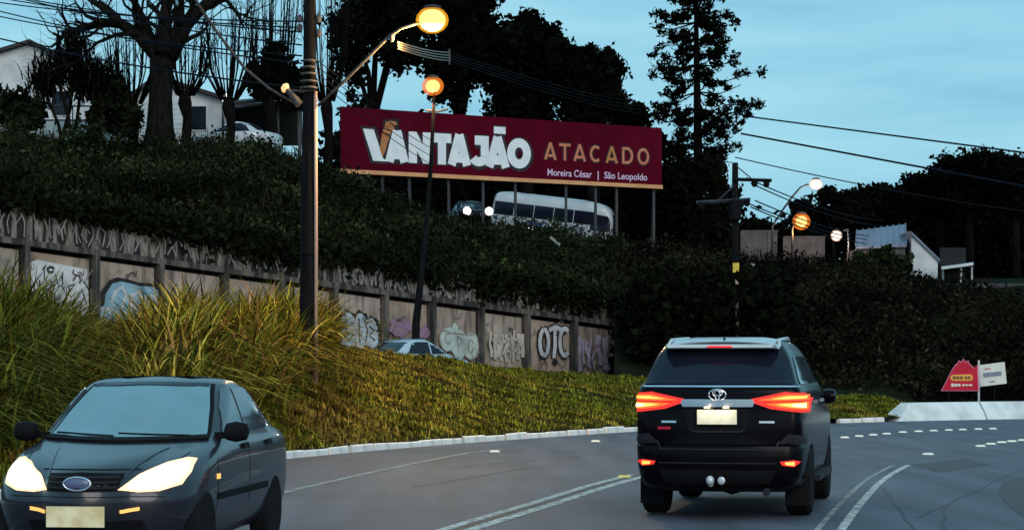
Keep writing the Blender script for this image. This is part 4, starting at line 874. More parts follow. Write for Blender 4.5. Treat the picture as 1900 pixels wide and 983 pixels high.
# ------------------------------------------------------------------ poles, lamps, wires
def lamp(parent, org, p, m, r=(.24, .24, .17), energy=0, col=(1, .6, .2), radius=.15):
    p = Vector(p); b = MB(); b.lathe(p - Vector((0, 0, r[2])), [(r[0] * math.sin(R(t)) + .001, r[2] * (1 - math.cos(R(t)))) for t in np.linspace(0, 180, 9)], 14); b.build('lamp_bowl', m, parent, org, smooth=True)
    if m in (M['bulb_o'], M['bulb_r'], M['bulb_w']):
        b = MB(); q = .66 if m is M['bulb_r'] else .82; b.lathe(p - Vector((0, 0, r[2] * q)), [(r[0] * q * math.sin(R(t)) + .001, r[2] * q * (1 - math.cos(R(t)))) for t in np.linspace(0, 180, 9)], 14); b.build('bulb', M['bulb_core_w'] if m is M['bulb_w'] else M['bulb_core'], parent, org, smooth=True)
    b = MB(); b.lathe(p + Vector((0, 0, r[2] * .86)), [(r[0] * .60, 0), (r[0] * .5, r[2] * .18), (r[0] * .2, r[2] * .28)], 12); b.build('lamp_cap', M['galv'], parent, org, smooth=True)
    if energy:
        l = bpy.data.lights.new('lamp_light', 'POINT'); l.energy = energy; l.color = col; l.shadow_soft_size = radius
        lo = bpy.data.objects.new('lamp_light', l); COL.objects.link(lo); lo.parent = parent; lo.location = p - Vector(org) - Vector((0, 0, r[2] + radius + .05))
def bank_z(px, Y):
    k0 = float(kerbY(px)); k1 = float(cY(px)); t_ = (Y - k0) / (k1 - k0); return float(bank.at(np.array([px]), np.array([t_]))[0, 2])
# main pole
Y1 = 43.5; b0 = W(572, 0, Y1); b0.z = bank_z(572, Y1); b0 = Vector((b0.x, b0.y, b0.z))
p1 = thing('utility_pole', 'tall dark concrete utility pole with two lamp arms beside the tall grass', 'utility pole', b0)
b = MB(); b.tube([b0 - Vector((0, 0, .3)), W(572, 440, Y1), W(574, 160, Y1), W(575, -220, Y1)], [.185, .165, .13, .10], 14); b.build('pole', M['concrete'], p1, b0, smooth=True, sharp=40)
b = MB(); b.tube([W(587, 0, Y1 - .12) * 1 - Vector((0, 0, 0)) if False else Vector((W(586.5, 700, Y1 - .1).x, Y1 - .1, bank_z(586, Y1 - .1) - .1)), W(586.5, 400, Y1 - .1), W(585.5, 170, Y1 - .1)], .036, 8); b.build('conduit', M['conduit'], p1, b0, smooth=True)
b = MB(); b.tube([W(x, y, Y1 - .15) for x, y in ((590, 197), (640, 150), (690, 100), (722, 68), (745, 53), (780, 42))], .032, 8); b.build('lamp_arm', M['galv'], p1, b0, smooth=True)
lamp(p1, b0, W(802, 38, Y1 - .15), M['bulb_o'], (.33, .33, .27), 1700, (1.0, .60, .20), .2)
b = MB(); b.tube([W(x, y, Y1 - .15) for x, y in ((556, 198), (500, 165), (455, 128), (410, 70), (375, 20), (345, -30), (300, -90))], .030, 8); b.build('lamp_arm', M['galv'], p1, b0, smooth=True)
b = MB(); b.tube([W(555, 195, Y1 - .3), W(541, 176, Y1 - .3), W(530, 164, Y1 - .3)], [.09, .07, .06], 8); b.build('floodlight_bracket', M['galv'], p1, b0)
b = MB(); b.lathe(W(529, 164, Y1 - .3), [(.03, -.09), (.075, -.04), (.075, .05), (.03, .10)], 10, Vector((.5, -.3, .8))); b.build('floodlight_lens', mat('dim_lens', (.8, .55, .3), emis=(1, .6, .25), est=.8), p1, b0)
for k, y in enumerate((113, 125, 137, 151, 163)):
    b = MB(); c = W(573, y, Y1 - .17); b.lathe(c, [(.06, -.03), (.14 + .01 * k, -.02), (.14 + .01 * k, .01), (.05, .03)], 12); b.tube([c + Vector((-.17, 0, 0)), c + Vector((.12, 0, 0))], .02, 5); b.build('cable_clamp', M['ceramic'], p1, b0, smooth=True)
b = MB(); b.tube([W(542, 168, Y1 - .2), W(560, 170, Y1 - .2), W(584, 166, Y1 - .2)], .03, 6); b.build('strap', M['galv'], p1, b0)
for x, y in ((556, 35), (591, 35), (556, 52), (591, 62)):
    b = MB(); b.lathe(W(x, y, Y1), [(.04, -.08), (.06, -.03), (.06, .04), (.03, .08)], 8); b.build('insulator', M['ceramic'], p1, b0)
b = MB(); b.tube([W(556, 40, Y1), W(575, 40, Y1), W(592, 40, Y1)], .025, 5); b.build('strap', M['galv'], p1, b0)
b = MB(); b.lathe(W(571.5, 470, Y1), [(.176, -.03), (.19, -.025), (.19, .025), (.176, .03)], 14); b.build('collar_band', M['darkpole'], p1, b0)
b = MB(); b.lathe(W(727, 72, Y1 - .15), [(.03, -.07), (.05, -.02), (.05, .05), (.02, .09)], 8); b.build('insulator', M['ceramic'], p1, b0)
# leaning dark pole
Y2 = 66.5; b0 = Vector((W(768, 0, Y2).x, Y2, .95)); p2 = thing('lamp_pole', 'slightly leaning dark lamp pole before the graffiti wall', 'lamp pole', b0)
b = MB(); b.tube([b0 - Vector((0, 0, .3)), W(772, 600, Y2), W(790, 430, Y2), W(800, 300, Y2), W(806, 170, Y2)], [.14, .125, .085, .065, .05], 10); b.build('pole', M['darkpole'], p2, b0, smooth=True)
b = MB(); b.tube([W(790, 205, Y2), W(812, 208, Y2), W(832, 203, Y2)], .03, 5); b.build('cross_bar', M['galv'], p2, b0)
lamp(p2, b0, W(803, 160, Y2), M['bulb_r'], (.34, .34, .30), 180, (1, .45, .15), .18)
# right pole with crossarms
Y3 = 98.0; zb3 = 1.3; b0 = Vector((W(1365, 0, Y3).x, Y3, float(hill.at(np.array([1365.]), np.array([.6]))[0, 2]))); p3 = thing('utility_pole', 'utility pole with crossarms and orange conduit beyond the black SUV', 'utility pole', b0)
# its foot: stand on hillside
rowY = hill.at(np.full(40, 1365.), np.linspace(0, 1, 40)); i3 = int(np.argmin(abs(rowY[:, 1] - 69.6))); Y3 = float(rowY[i3, 1]); b0 = Vector((W(1365, 0, Y3).x, Y3, float(rowY[i3, 2]))); p3.location = b0
b = MB(); b.tube([b0 - Vector((0, 0, .4)), W(1364, 450, Y3), W(1364, 302, Y3)], [.15, .13, .10], 10); b.build('pole', M['darkpole'], p3, b0, smooth=True)
b = MB(); b.tube([Vector((W(1368, 0, Y3 - .2).x, Y3 - .2, b0.z - .3)), W(1367, 500, Y3 - .2)], .055, 8); b.build('conduit', M['conduit'], p3, b0, smooth=True)
b = MB(); b.tube([W(1362, 333, Y3 - .15), W(1432, 335, Y3 - .3)], .06, 4); b.build('crossarm', M['darkpole'], p3, b0)
b = MB(); b.tube([W(1292, 376, Y3 - .15), W(1392, 370, Y3 - .15)], .06, 4); b.build('crossarm', M['steel_d'], p3, b0)
b = MB(); b.tube([W(1330, 374, Y3 - .15), W(1362, 345, Y3 - .15)], .025, 4); b.tube([W(1366, 308, Y3 - .15), W(1395, 332, Y3 - .2)], .02, 4); b.build('brace', M['steel_d'], p3, b0)
for x, y in ((1400, 340), (1422, 341), (1386, 376), (1375, 378), (1300, 381)):
    b = MB(); b.lathe(W(x, y, Y3 - .2), [(.06, -.12), (.10, -.05), (.10, .06), (.04, .12)], 8); b.build('insulator', M['darkpole'], p3, b0)
for y in (492, 501):
    b = MB(); b.box(W(1365.5, y, Y3 - .28), (.20, .04, .15)); b.build('yellow_plate', M['yellow'], p3, b0)
b = MB(); b.lathe(W(1364, 390, Y3 - .2), [(.12, -.35), (.2, -.3), (.2, .3), (.12, .35)], 10); b.build('transformer', M['darkpole'], p3, b0)
# far street lamps at right
def lamp_post(name, lab, px, Y, pts, lp, m, e, col, r, basepx=None):
    b0 = gpt(px, Y); t = thing(name, lab, 'street lamp', b0); b = MB(); b.tube([b0 - Vector((0, 0, .3))] + [W(x, y, Y) for x, y in pts], .055, 7); b.build('pole', M['steel_d'], t, b0, smooth=True); lamp(t, b0, W(*lp, Y), m, r, e, col, .15)
lamp_post('street_lamp', 'street lamp with curved arm and pale glowing head against the sky', 1433, 112, [(1433, 420), (1452, 390), (1470, 365), (1485, 348), (1500, 342)], (1514, 342), M['bulb_w'], 150, (1, .85, .7), (.36, .36, .30))
lamp_post('street_lamp', 'orange-glowing street lamp before the pointed cypress', 1470, 115, [(1470, 425), (1474, 412), (1480, 408)], (1487, 411), M['bulb_r'], 260, (1, .5, .18), (.48, .48, .46))
lamp_post('street_lamp', 'lowest glowing street lamp beside the blue-grey roofed house', 1575, 111, [(1575, 445), (1573, 425), (1565, 428)], (1552, 437), M['bulb_w'], 220, (1, .7, .5), (.30, .30, .30))
lamp_post('street_lamp', 'small white garden lamp in front of the white bungalow', 413, 86, [(414, 215), (416, 195)], (418, 183), M['bulb_c'], 40, (.9, .95, 1), (.12, .12, .24))

def wire(a_, b_, sag, r, m, lab, grp, name='overhead_wire'):
    a_ = Vector(a_); b_ = Vector(b_); pts = [a_.lerp(b_, t) - Vector((0, 0, sag * 4 * t * (1 - t))) for t in np.linspace(0, 1, 25)]
    o = MB().tube(pts, r, 4).build(name, M[m], None, a_); tag(o, lab, 'wire', grp)
G = 'overhead wires'
wire(W(1392, 217, 80), W(2150, 316, 62), 0, .030, 'wire', 'upper of the two thick wires crossing the right-hand sky', G)
wire(W(1375, 248, 80), W(2150, 392, 66), 0, .036, 'wire', 'lower of the two thick wires crossing the right-hand sky', G)
wire(W(1364, 292, 82), W(1900, 392, 95), .15, .022, 'wire', 'thin wire below the two thick ones on the right, leaving the pole top', G)
for k, (y0, y1) in enumerate(((330, 395), (340, 405), (372, 425), (376, 432), (384, 440))):
    wire(W(1385 + 8 * (k % 3), y0, Y3 - .2), W(1640, y1 + 14, 125), .3, .022, 'wire', ORD[k] + ' wire from the top fanning right from the right pole crossarms', 'wires from the right pole crossarms')
wire(W(-200, 18, 60), W(573, 165, Y1), .25, .02, 'wire', 'thick dark wire crossing the left sky down to the concrete pole', G)
for k, (y0, y1) in enumerate(((-22, 60), (-8, 52), (8, 40), (-30, 84), (20, 104), (2, 118))):
    wire(W(-200, y0 - 40, 70), W(560, y1, Y1), .3, .017, 'wire', 'thin wire in the upper left sky meeting the concrete pole, ' + ['third', 'second', 'first', 'fourth', 'fifth', 'sixth'][k] + ' from the top', 'thin wires in the upper left sky')
for k in range(4):
    wire(W(738, 78 + 4 * k, Y1 - .1), W(834, 98 + 5 * k, 58), .05, .014, 'wire_lit', ORD[k] + ' lamp-lit wire from the top below the big sodium lamp', 'lamp-lit wire bundle')
    wire(W(834, 98 + 5 * k, 58), W(1190, 190 + 7 * k, 118), .2, .014, 'wire', ORD[k] + ' dark wire from the top running right from the lit bundle over the billboard', 'wires over the billboard')
    wire(W(589, 112 + 12 * k, Y1), W(800, 260 + 15 * k, Y2 - .1), .1, .010, 'wire', ORD[k] + ' thin wire from the top sloping from the concrete pole to the leaning pole', 'wires to the leaning pole')
sp_ = MB(); sp_.box(W(834, 106, 58), (.06, .06, .42)); o = sp_.build('wire_spacer', M['galv'], None, W(834, 106, 58)); tag(o, 'small pale spacer clamping the lamp-lit wire bundle', 'spacer')

# ------------------------------------------------------------------ houses
def quad_house(name, lab, px0, px1, Y, z0, eave, ridge_dx, ridge_h, depth, wm, rm, over=.35, rot=0.0):
    x0 = (px0 - 950) * Y / F; x1 = (px1 - 950) * Y / F; t = thing(name, lab, 'house', ((x0 + x1) / 2, Y + depth / 2, z0), rot); w = (x1 - x0) / 2; d = depth / 2; rx = ridge_dx
    e_ = eave - z0; rh = ridge_h - z0
    b = MB().add([(-w, -d, -.5), (w, -d, -.5), (w, -d, e_), (rx, -d, rh), (-w, -d, e_), (-w, d, -.5), (w, d, -.5), (w, d, e_), (rx, d, rh), (-w, d, e_)],
                 [(0, 1, 2, 3, 4), (5, 9, 8, 7, 6), (0, 4, 9, 5), (1, 6, 7, 2), (0, 5, 6, 1), (4, 3, 8, 9), (3, 2, 7, 8)]); b.build('wall', wm, t)
    for sx_, nm in ((-1, 'roof'), (1, 'roof')):
        ex = sx_ * w; dx = ex - rx; dz = e_ - rh; k = 1 + over / abs(dx)
        p = [(rx, -d - over, rh + .02), (rx + dx * k, -d - over, rh + dz * k + .02), (rx + dx * k, d + over, rh + dz * k + .02), (rx, d + over, rh + .02)]
        MB().prism(p, (0, 0, .16)).build(nm, rm, t)
    return t, w, d, e_, rh
def pane(t, x0, x1, z0, z1, y, m, fm=None, name='window'):
    f = MB().box(((x0 + x1) / 2, y - .03, (z0 + z1) / 2), (x1 - x0 + .12, .05, z1 - z0 + .12)).build(name, fm or M['slat'], t)
    MB().box(((x0 + x1) / 2, y - .07, (z0 + z1) / 2), (x1 - x0, .03, z1 - z0)).build('pane', m, f)
# gabled house at the left edge
t, w, d, e_, rh = quad_house('gabled_house', 'pale gabled house with dark roof at the left edge above the slope', -170, 190, 100, 10.2, W(0, 150, 100).z, 1.2, W(0, 82, 100).z, 7, M['wallwhite'], M['roof_d'])
pane(t, .2, .6, e_ - 1.6, e_ - .5, -d, M['glass_d']); pane(t, -1.4, -.4, e_ - 1.6, e_ - .5, -d, M['glass_d']); pane(t, 2.2, 3.0, e_ - 1.6, e_ - .5, -d, M['glass_d'])
# white bungalow
t, w, d, e_, rh = quad_house('white_bungalow', 'white bungalow with slatted garage door behind the big bare trunk', 238, 420, 93, 10.2, W(0, 188, 93).z, -.9, W(0, 148, 93).z, 6, M['wallwhite'], M['roof_d'])
g_ = MB().box((-w + 1.25, -d - .02, 1.45), (2.2, .04, 2.9)).build('garage_door', M['slat'], t)
for k in range(13): MB().box((-w + 1.25, -d - .06, .12 + k * .215), (2.16, .03, .19)).build('slat', M['slat'], g_)
pane(t, .55, 1.25, 1.5, 2.5, -d, M['glass_d'])
# carport
b0 = gpt(490, 92); t = thing('carport', 'open carport with pale fascia right of the white bungalow', 'carport', b0)
z_ = W(0, 190, 92).z
MB().prism([W(422, 197, 91) - b0, W(560, 182, 91) - b0, W(560, 180, 96) - b0, W(422, 193, 96) - b0], (0, 0, .14)).build('roof', M['roof_d'], t)
MB().prism([W(424, 202, 90.9) - b0, W(560, 188, 90.9) - b0, W(560, 183, 90.9) - b0, W(424, 197, 90.9) - b0], (0, -.06, 0)).build('fascia', M['wallgrey'], t)
for px in (432, 515, 556): MB().box(Vector((W(px, 0, 91.2).x, 91.2, (b0.z + W(px, 196, 91.2).z) / 2 - .2)) - b0, (.14, .14, W(px, 196, 91.2).z - b0.z + .4)).build('post', M['wallgrey'], t)
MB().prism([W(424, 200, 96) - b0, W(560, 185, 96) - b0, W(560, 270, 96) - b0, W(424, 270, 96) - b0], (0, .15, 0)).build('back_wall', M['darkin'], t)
# terrace railing with low white plinth
b0 = gpt(110, 85); t = thing('terrace_railing', 'thin two-bar terrace railing below the palm-like tree', 'railing', b0)
for y0, y1 in ((196, 198), (224, 223)): MB().tube([W(-60, y0, 85) - b0, W(240, y1, 85) - b0], .035, 5).build('bar', M['rail'], t)
for px in (-30, 25, 80, 135, 190, 238):
    q = W(px, 196, 85); MB().tube([(q.x - b0.x, 0, -.3), (q.x - b0.x, 0, q.z - b0.z)], .03, 5).build('post', M['rail'], t)
t = thing('terrace_wall', 'low pale terrace wall seen between dark shrubs at left', 'wall', gpt(130, 88)); b0 = t.location
MB().box((0, 0, (W(0, 222, 88).z - b0.z) / 2 - .2), (5.4, .25, W(0, 222, 88).z - b0.z + .4)).build('wall_body', M['wallwhite'], t)
# right hand buildings
t, w, d, e_, rh = quad_house('blue_roof_house', 'white gable house with blue-grey metal roof on the right slope', 1690, 1740, 112, 6.2, W(0, 484, 112).z, -.7, W(0, 436, 112).z, 5.0, M['wallwhite'], M['roof_b'], .15)
b0 = gpt(1635, 114); t = thing('tin_roof_shed', 'long low shed with sloping blue-grey tin roof left of the white gable', 'shed', b0)
MB().prism([W(1588, 462, 112) - b0, W(1682, 458, 112) - b0, W(1680, 420, 117) - b0, W(1590, 432, 117) - b0], (0, 0, .12)).build('roof', M['roof_b'], t)
for k in range(9):
    f_ = k / 8; MB().tube([W(1588, 462, 112).lerp(W(1682, 458, 112), f_) + Vector((0, 0, .16)) - b0, W(1590, 432, 117).lerp(W(1680, 420, 117), f_) + Vector((0, 0, .16)) - b0], .04, 4).build('roof_rib', M['roof_b'], t)
MB().prism([W(1590, 462, 112.3) - b0, W(1680, 459, 112.3) - b0, W(1680, 500, 112.3) - b0, W(1590, 500, 112.3) - b0], (0, 3.5, 0)).build('wall', M['wallgrey'], t)
for px0, px1, py0, py1, Y, lab in ((1376, 1442, 430, 470, 120, 'grey concrete garden wall right of the utility pole'), (1455, 1530, 441, 490, 119, 'dim grey wall below the orange street lamp'), (1755, 1960, 529, 560, 106, 'long low grey wall at the right edge below the trees')):
    p0 = W(px0, py0, Y); p1_ = W(px1, py0 + 2, Y); zb = W(0, py1, Y).z - 1.2; t = thing('garden_wall', lab, 'wall', (p0.x, Y, zb)); ww = p1_.x - p0.x; hh = p0.z - zb
    MB().box((ww / 2, 0, hh / 2), (ww, .2, hh)).build('wall_body', M['wallgrey'], t); MB().box((ww / 2, 0, hh + .04), (ww + .08, .28, .08)).build('coping', M['wallgrey'], t)
    for k in range(int(ww // 1.5) + 1): MB().box((min(k * 1.5, ww - .1), -.13, hh / 2), (.16, .08, hh)).build('pier', M['wallgrey'], t)
b0 = gpt(1775, 108); t = thing('lean_to_shelter', 'small shelter with thin pale roof edge right of the white gable', 'shelter', b0)
MB().prism([W(1747, 500, 106) - b0, W(1806, 492, 106) - b0, W(1806, 490, 109) - b0, W(1747, 498, 109) - b0], (0, 0, .10)).build('roof', M['wallwhite'], t)
for px, Y in ((1783, 106.3), (1750, 108.6), (1803, 108.6)):
    q = W(px, 495, Y); MB().tube([(q.x - b0.x, q.y - b0.y, -.3), (q.x - b0.x, q.y - b0.y, q.z - b0.z)], .05, 6).build('post', M['wallwhite'], t)
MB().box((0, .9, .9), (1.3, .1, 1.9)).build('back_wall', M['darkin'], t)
# pale litter on the slope
def hill_pt(px, py):
    vv = np.linspace(0, 1, 300); P = hill.at(np.full(300, float(px)), vv); yy = HZ - (P[:, 2] - CH) * F / P[:, 1]; i = int(np.argmin(abs(yy - py))); return Vector(P[i])
for px, py, ln, an, lab in ((1029, 466, .55, .7, 'pale plank lying on the dark slope below the bus'), (1097, 463, .28, -.6, 'small pale scrap on the slope below the front of the bus'), (1395, 508, .30, .1, 'pale scrap on the scrub right of the yellow plates')):
    p = hill_pt(px, py + 6) + Vector((0, -.7, .55)); o = MB().box((0, 0, 0), (ln, .16, .04), Matrix.Rotation(R(50), 3, 'X')).build('litter_plank', M['litter'], None); o.location = p; o.rotation_euler = (0, an, 0); tag(o, lab, 'litter')

# ------------------------------------------------------------------ roadside signs at right
Ys = 66.0; zg = .2
b0 = Vector((W(1816, 0, Ys).x, Ys, zg)); t = thing('red_sign', 'red trapezoid advertising sign with crown-like top and yellow oval behind the barrier', 'sign', b0)
MB().tube([(0, 0, -.3), W(1816, 668, Ys) - b0], .035, 6).build('post', M['silver'], t); MB().tube([(W(1760, 0, Ys).x - b0.x, .05, -.3), W(1760, 726, Ys + .05) - b0], .035, 6).build('post', M['darkpole'], t)
op = [(1746, 725), (1766, 686), (1772, 677), (1777, 673), (1779, 668), (1783, 671), (1788, 665), (1792, 671), (1797, 668), (1799, 674), (1808, 682), (1815, 676), (1817, 725)]
def splate(poly, dy, th, m, nm): MB().prism([W(x, y, Ys + dy) - b0 for x, y in poly], (0, th, 0)).build(nm, m, t)
splate(op, -.06, .05, M['sign_pink'], 'sign_rim'); cx, cy_ = 1784, 700
splate([(cx + (x - cx) * .93, cy_ + (y - cy_) * .93) for x, y in op], -.075, .012, M['sign_red'], 'sign_face')
splate([(1763, 699), (1766, 695), (1801, 694), (1805, 698), (1805, 703), (1801, 706), (1767, 706), (1763, 703)], -.09, .012, M['sign_yel'], 'yellow_oval')
for x0, x1 in ((1768, 1774), (1775, 1780), (1781, 1787), (1790, 1795), (1796, 1801)): splate([(x0, 697.5), (x1, 697.5), (x1, 703), (x0, 703.5)], -.096, .004, M['ink_brown'], 'blurred_word')
for x0, x1, hh in ((1765, 1771, 3), (1772, 1777, 2.5), (1778, 1782, 2.5), (1785, 1791, 1.5), (1792, 1797, 1.5), (1798, 1804, 1.5)): splate([(x0, 714 - hh), (x1, 714 - hh), (x1, 714 + hh), (x0, 714 + hh)], -.09, .008, M['sign_wht'], 'blurred_word')
b0 = Vector((W(1845, 0, 66.3).x, 66.3, zg)); t = thing('white_sign', 'white rectangular sign tilted right beside the red trapezoid sign', 'sign', b0); Ys = 66.3
MB().tube([(0, .04, -.3), W(1845, 700, 66.34) - b0], .03, 6).build('post', M['darkpole'], t)
splate([(1818, 677), (1864, 671), (1868, 711), (1819, 717)], -.02, .05, M['sign_wht'], 'sign_face')
splate([(1824, 692), (1858, 688), (1859, 696), (1825, 700)], -.03, .006, M['ink_blue'], 'blurred_word'); splate([(1827, 683), (1838, 681.5), (1838, 684.5), (1827, 686)], -.03, .006, M['ink_red'], 'blurred_word'); splate([(1836, 707), (1846, 706), (1846, 708.5), (1836, 709.5)], -.03, .006, M['ink_blue'], 'blurred_word')

# ------------------------------------------------------------------ vehicles
def pchip(xs, ys, q):
    xs = np.array(xs, float); ys = np.array(ys, float); h = np.diff(xs); dl = np.diff(ys) / h; m_ = np.zeros(len(xs)); m_[0] = dl[0]; m_[-1] = dl[-1]
    for i in range(1, len(xs) - 1):
        if dl[i - 1] * dl[i] > 0: w1 = 2 * h[i] + h[i - 1]; w2 = h[i] + 2 * h[i - 1]; m_[i] = (w1 + w2) / (w1 / dl[i - 1] + w2 / dl[i])
    q = np.asarray(q, float); i = np.clip(np.searchsorted(xs, q) - 1, 0, len(xs) - 2); t_ = (q - xs[i]) / h[i]
    return (2*t_**3 - 3*t_**2 + 1) * ys[i] + (t_**3 - 2*t_**2 + t_) * h[i] * m_[i] + (-2*t_**3 + 3*t_**2) * ys[i+1] + (t_**3 - t_**2) * h[i] * m_[i+1]
class Shell:
    """car body from horizontal slices: rows (z, y_rear, y_front, half_width, corner_rear, corner_front, bow_rear, bow_front)"""
    def __init__(s, rows, zstep=.025, side_taper=.06):
        a_ = np.array(rows, float); zs_ = [a_[0, 0]]
        for i in range(len(a_) - 1):
            k = max(2, int((a_[i + 1, 0] - a_[i, 0]) / zstep)); zs_ += list(np.linspace(a_[i, 0], a_[i + 1, 0], k + 1)[1:])
        zs_ = np.array(zs_); c = [pchip(a_[:, 0], a_[:, j], zs_) for j in range(1, 8)]; s.v = []; s.f = []
        for i, z in enumerate(zs_):
            yr, yf, w, rc, fc, br, bf = [float(x[i]) for x in c]; half = []
            for t_ in np.linspace(0, 1, 8)[:-1]: half.append((t_ * (w - rc), yr + br * t_ * t_))
            for t_ in np.linspace(0, 90, 7): half.append((w - rc + rc * math.sin(R(t_)), yr + br + rc * (1 - math.cos(R(t_)))))
            ya, yb = yr + br + rc, yf - bf - fc
            for t_ in np.linspace(0, 1, 14)[1:-1]: half.append((w, ya + (yb - ya) * t_))
            for t_ in np.linspace(0, 90, 7): half.append((w - fc + fc * math.cos(R(t_)), yf - bf - fc + fc * math.sin(R(t_))))
            for t_ in np.linspace(1, 0, 8)[1:]: half.append((t_ * (w - fc), yf - bf * t_ * t_))
            mid = (yr + yf) / 2; hl = (yf - yr) / 2 + 1e-6
            half = [(x * (1 - side_taper * min(1, abs((y - mid) / hl)) ** 3), y) for x, y in half]
            ring = half + [(-x, y) for x, y in half[-2:0:-1]]
            s.n = len(ring); s.v += [(x, y, z) for x, y in ring]
        n_ = s.n; m_ = len(zs_)
        for i in range(m_ - 1):
            for k in range(n_): s.f.append((i * n_ + k, i * n_ + (k + 1) % n_, (i + 1) * n_ + (k + 1) % n_, (i + 1) * n_ + k))
        s.f += [tuple(range(n_))[::-1], tuple((m_ - 1) * n_ + k for k in range(n_))]
        s.bvh = BVHTree.FromPolygons([Vector(v) for v in s.v], s.f, all_triangles=False)
    def build(s, m, parent, wells=(), name='body'):
        b = MB(); b.v = s.v; b.f = s.f; o = b.build(name, m, parent, smooth=True, sharp=38)
        if wells:
            cb = MB()
            for y, r, w, x in wells:
                for sg in (-1, 1): cb.lathe((sg * x, y, r * .94), [(r * 1.13, -w), (r * 1.13, w)], 28, Vector((1, 0, 0)))
            cut_ = cb.build('well_cutter', M['plastic']); md = o.modifiers.new('wells', 'BOOLEAN'); md.operation = 'DIFFERENCE'; md.object = cut_; md.solver = 'EXACT'
            dg = bpy.context.evaluated_depsgraph_get(); me = bpy.data.meshes.new_from_object(o.evaluated_get(dg)); o.modifiers.clear(); o.data = me; bpy.data.objects.remove(cut_)
            me.polygons.foreach_set('use_smooth', [True] * len(me.polygons)); me.set_sharp_from_angle(angle=R(38))
            if not me.materials: me.materials.append(m)
        return o
    def cast(s, p, axis):
        u_, v_ = p
        if axis == 'rear': o, d = Vector((u_, -20, v_)), Vector((0, 1, 0))
        elif axis == 'front': o, d = Vector((u_, 20, v_)), Vector((0, -1, 0))
        elif axis == 'right': o, d = Vector((20, u_, v_)), Vector((-1, 0, 0))
        elif axis == 'left': o, d = Vector((-20, u_, v_)), Vector((1, 0, 0))
        else: o, d = Vector((u_, v_, 20)), Vector((0, 0, -1))
        h_ = s.bvh.ray_cast(o, d)
        if h_[0] is None: return None, None
        nr = h_[1]
        if nr.dot(d) > 0: nr = -nr
        return h_[0], nr
    def decal(s, poly, axis, name, m, parent, off=.004, step=.045, smooth=True, relax=0):
        pts = []; nP = len(poly)
        for i in range(nP):
            a_ = np.array(poly[i], float); b_ = np.array(poly[(i + 1) % nP], float); k = max(1, int(np.linalg.norm(b_ - a_) / step))
            pts += [a_ + (b_ - a_) * j / k for j in range(k)]
        nb = len(pts); pa = np.array(pts); lo = pa.min(0); hi = pa.max(0); inner = []
        def inside(q):
            c_ = False; j = nb - 1
            for i in range(nb):
                if (pa[i][1] > q[1]) != (pa[j][1] > q[1]) and q[0] < (pa[j][0] - pa[i][0]) * (q[1] - pa[i][1]) / (pa[j][1] - pa[i][1]) + pa[i][0]: c_ = not c_
                j = i
            return c_
        for x in np.arange(lo[0] + step / 2, hi[0], step):
            for z in np.arange(lo[1] + step / 2, hi[1], step):
                q = np.array((x, z))
                if np.min(np.linalg.norm(pa - q, axis=1)) > step * .45 and inside(q): inner.append(q)
        allp = [Vector((float(q[0]), float(q[1]))) for q in list(pts) + inner]
        r = delaunay_2d_cdt(allp, [], [list(range(nb))], 1, 1e-5); vs2, fs2 = r[0], r[2]
        P3 = []; ok = []
        for q in vs2:
            h_, nr = s.cast((q.x, q.y), axis); ok.append(h_ is not None); P3.append((h_, nr) if h_ is not None else (Vector(), Vector((0, 0, 1))))
        fs = [tuple(f) for f in fs2 if all(ok[i] for i in f)]
        if not fs: return None
        edges = {}
        for f in fs:
            for i in range(len(f)): e_ = (f[i], f[(i + 1) % len(f)]); edges[tuple(sorted(e_))] = edges.get(tuple(sorted(e_)), 0) + 1
        if relax:
            nb_ = {}; bd = {i for e_, c_ in edges.items() if c_ == 1 for i in e_}
            for a_, b_ in edges: nb_.setdefault(a_, []).append(b_); nb_.setdefault(b_, []).append(a_)
            pos = [p.copy() for p, _ in P3]; nrm_ = [q.copy() for _, q in P3]
            for _ in range(relax):
                pos = [pos[i] if i in bd or i not in nb_ else (pos[i] + sum((pos[j] for j in nb_[i]), Vector())) / (1 + len(nb_[i])) for i in range(len(pos))]
                nrm_ = [nrm_[i] if i not in nb_ else (nrm_[i] + sum((nrm_[j] for j in nb_[i]), Vector())).normalized() for i in range(len(pos))]
            P3 = list(zip(pos, nrm_))
        n_ = len(P3); V = [p + nr * off for p, nr in P3] + [p - nr * .012 for p, nr in P3]; F_ = list(fs) + [(a_, b_, n_ + b_, n_ + a_) for (a_, b_), c_ in edges.items() if c_ == 1]
        used = sorted({i for f in F_ for i in f}); mp2 = {i: k for k, i in enumerate(used)}
        b = MB(); b.add([V[i] for i in used], [tuple(mp2[i] for i in f) for f in F_]); return b.build(name, m, parent, smooth=smooth, sharp=50)
def wheel(parent, x, y, r, w):
    t = MB(); t.lathe((x, y, r), [(r * .62, -w / 2), (r * .92, -w / 2), (r, -w * .36), (r, w * .36), (r * .92, w / 2), (r * .62, w / 2)], 28, Vector((1, 0, 0))); wo = t.build('wheel', M['tyre'], parent, smooth=True, sharp=35)
    sg = 1 if x > 0 else -1
    b = MB(); b.lathe((x + sg * w * .40, y, r), [(r * .63, -.01), (r * .60, .01), (.09, -.015), (.07, -.005)], 24, Vector((sg, 0, 0)))
    for k in range(6):
        t_ = 6.283 * k / 6; b.tube([Vector((x + sg * (w * .40 - .03), y + .05 * math.cos(t_), r + .05 * math.sin(t_))), Vector((x + sg * (w * .40 - .025), y + r * .6 * math.cos(t_), r + r * .6 * math.sin(t_)))], .035, 4)
    b.build('rim', M['rim'], wo)
def ellring(c, a_, b_, r, axis, n=24, tilt=0):
    pts = [Vector((c[0] + a_ * math.cos(t_), c[1], c[2] + b_ * math.sin(t_))) for t_ in np.linspace(0, 2 * math.pi, n + 1)]; return MB().tube(pts, r, 6, cap=False)
def sym(poly, sg): return [(x * sg, z) for x, z in poly]

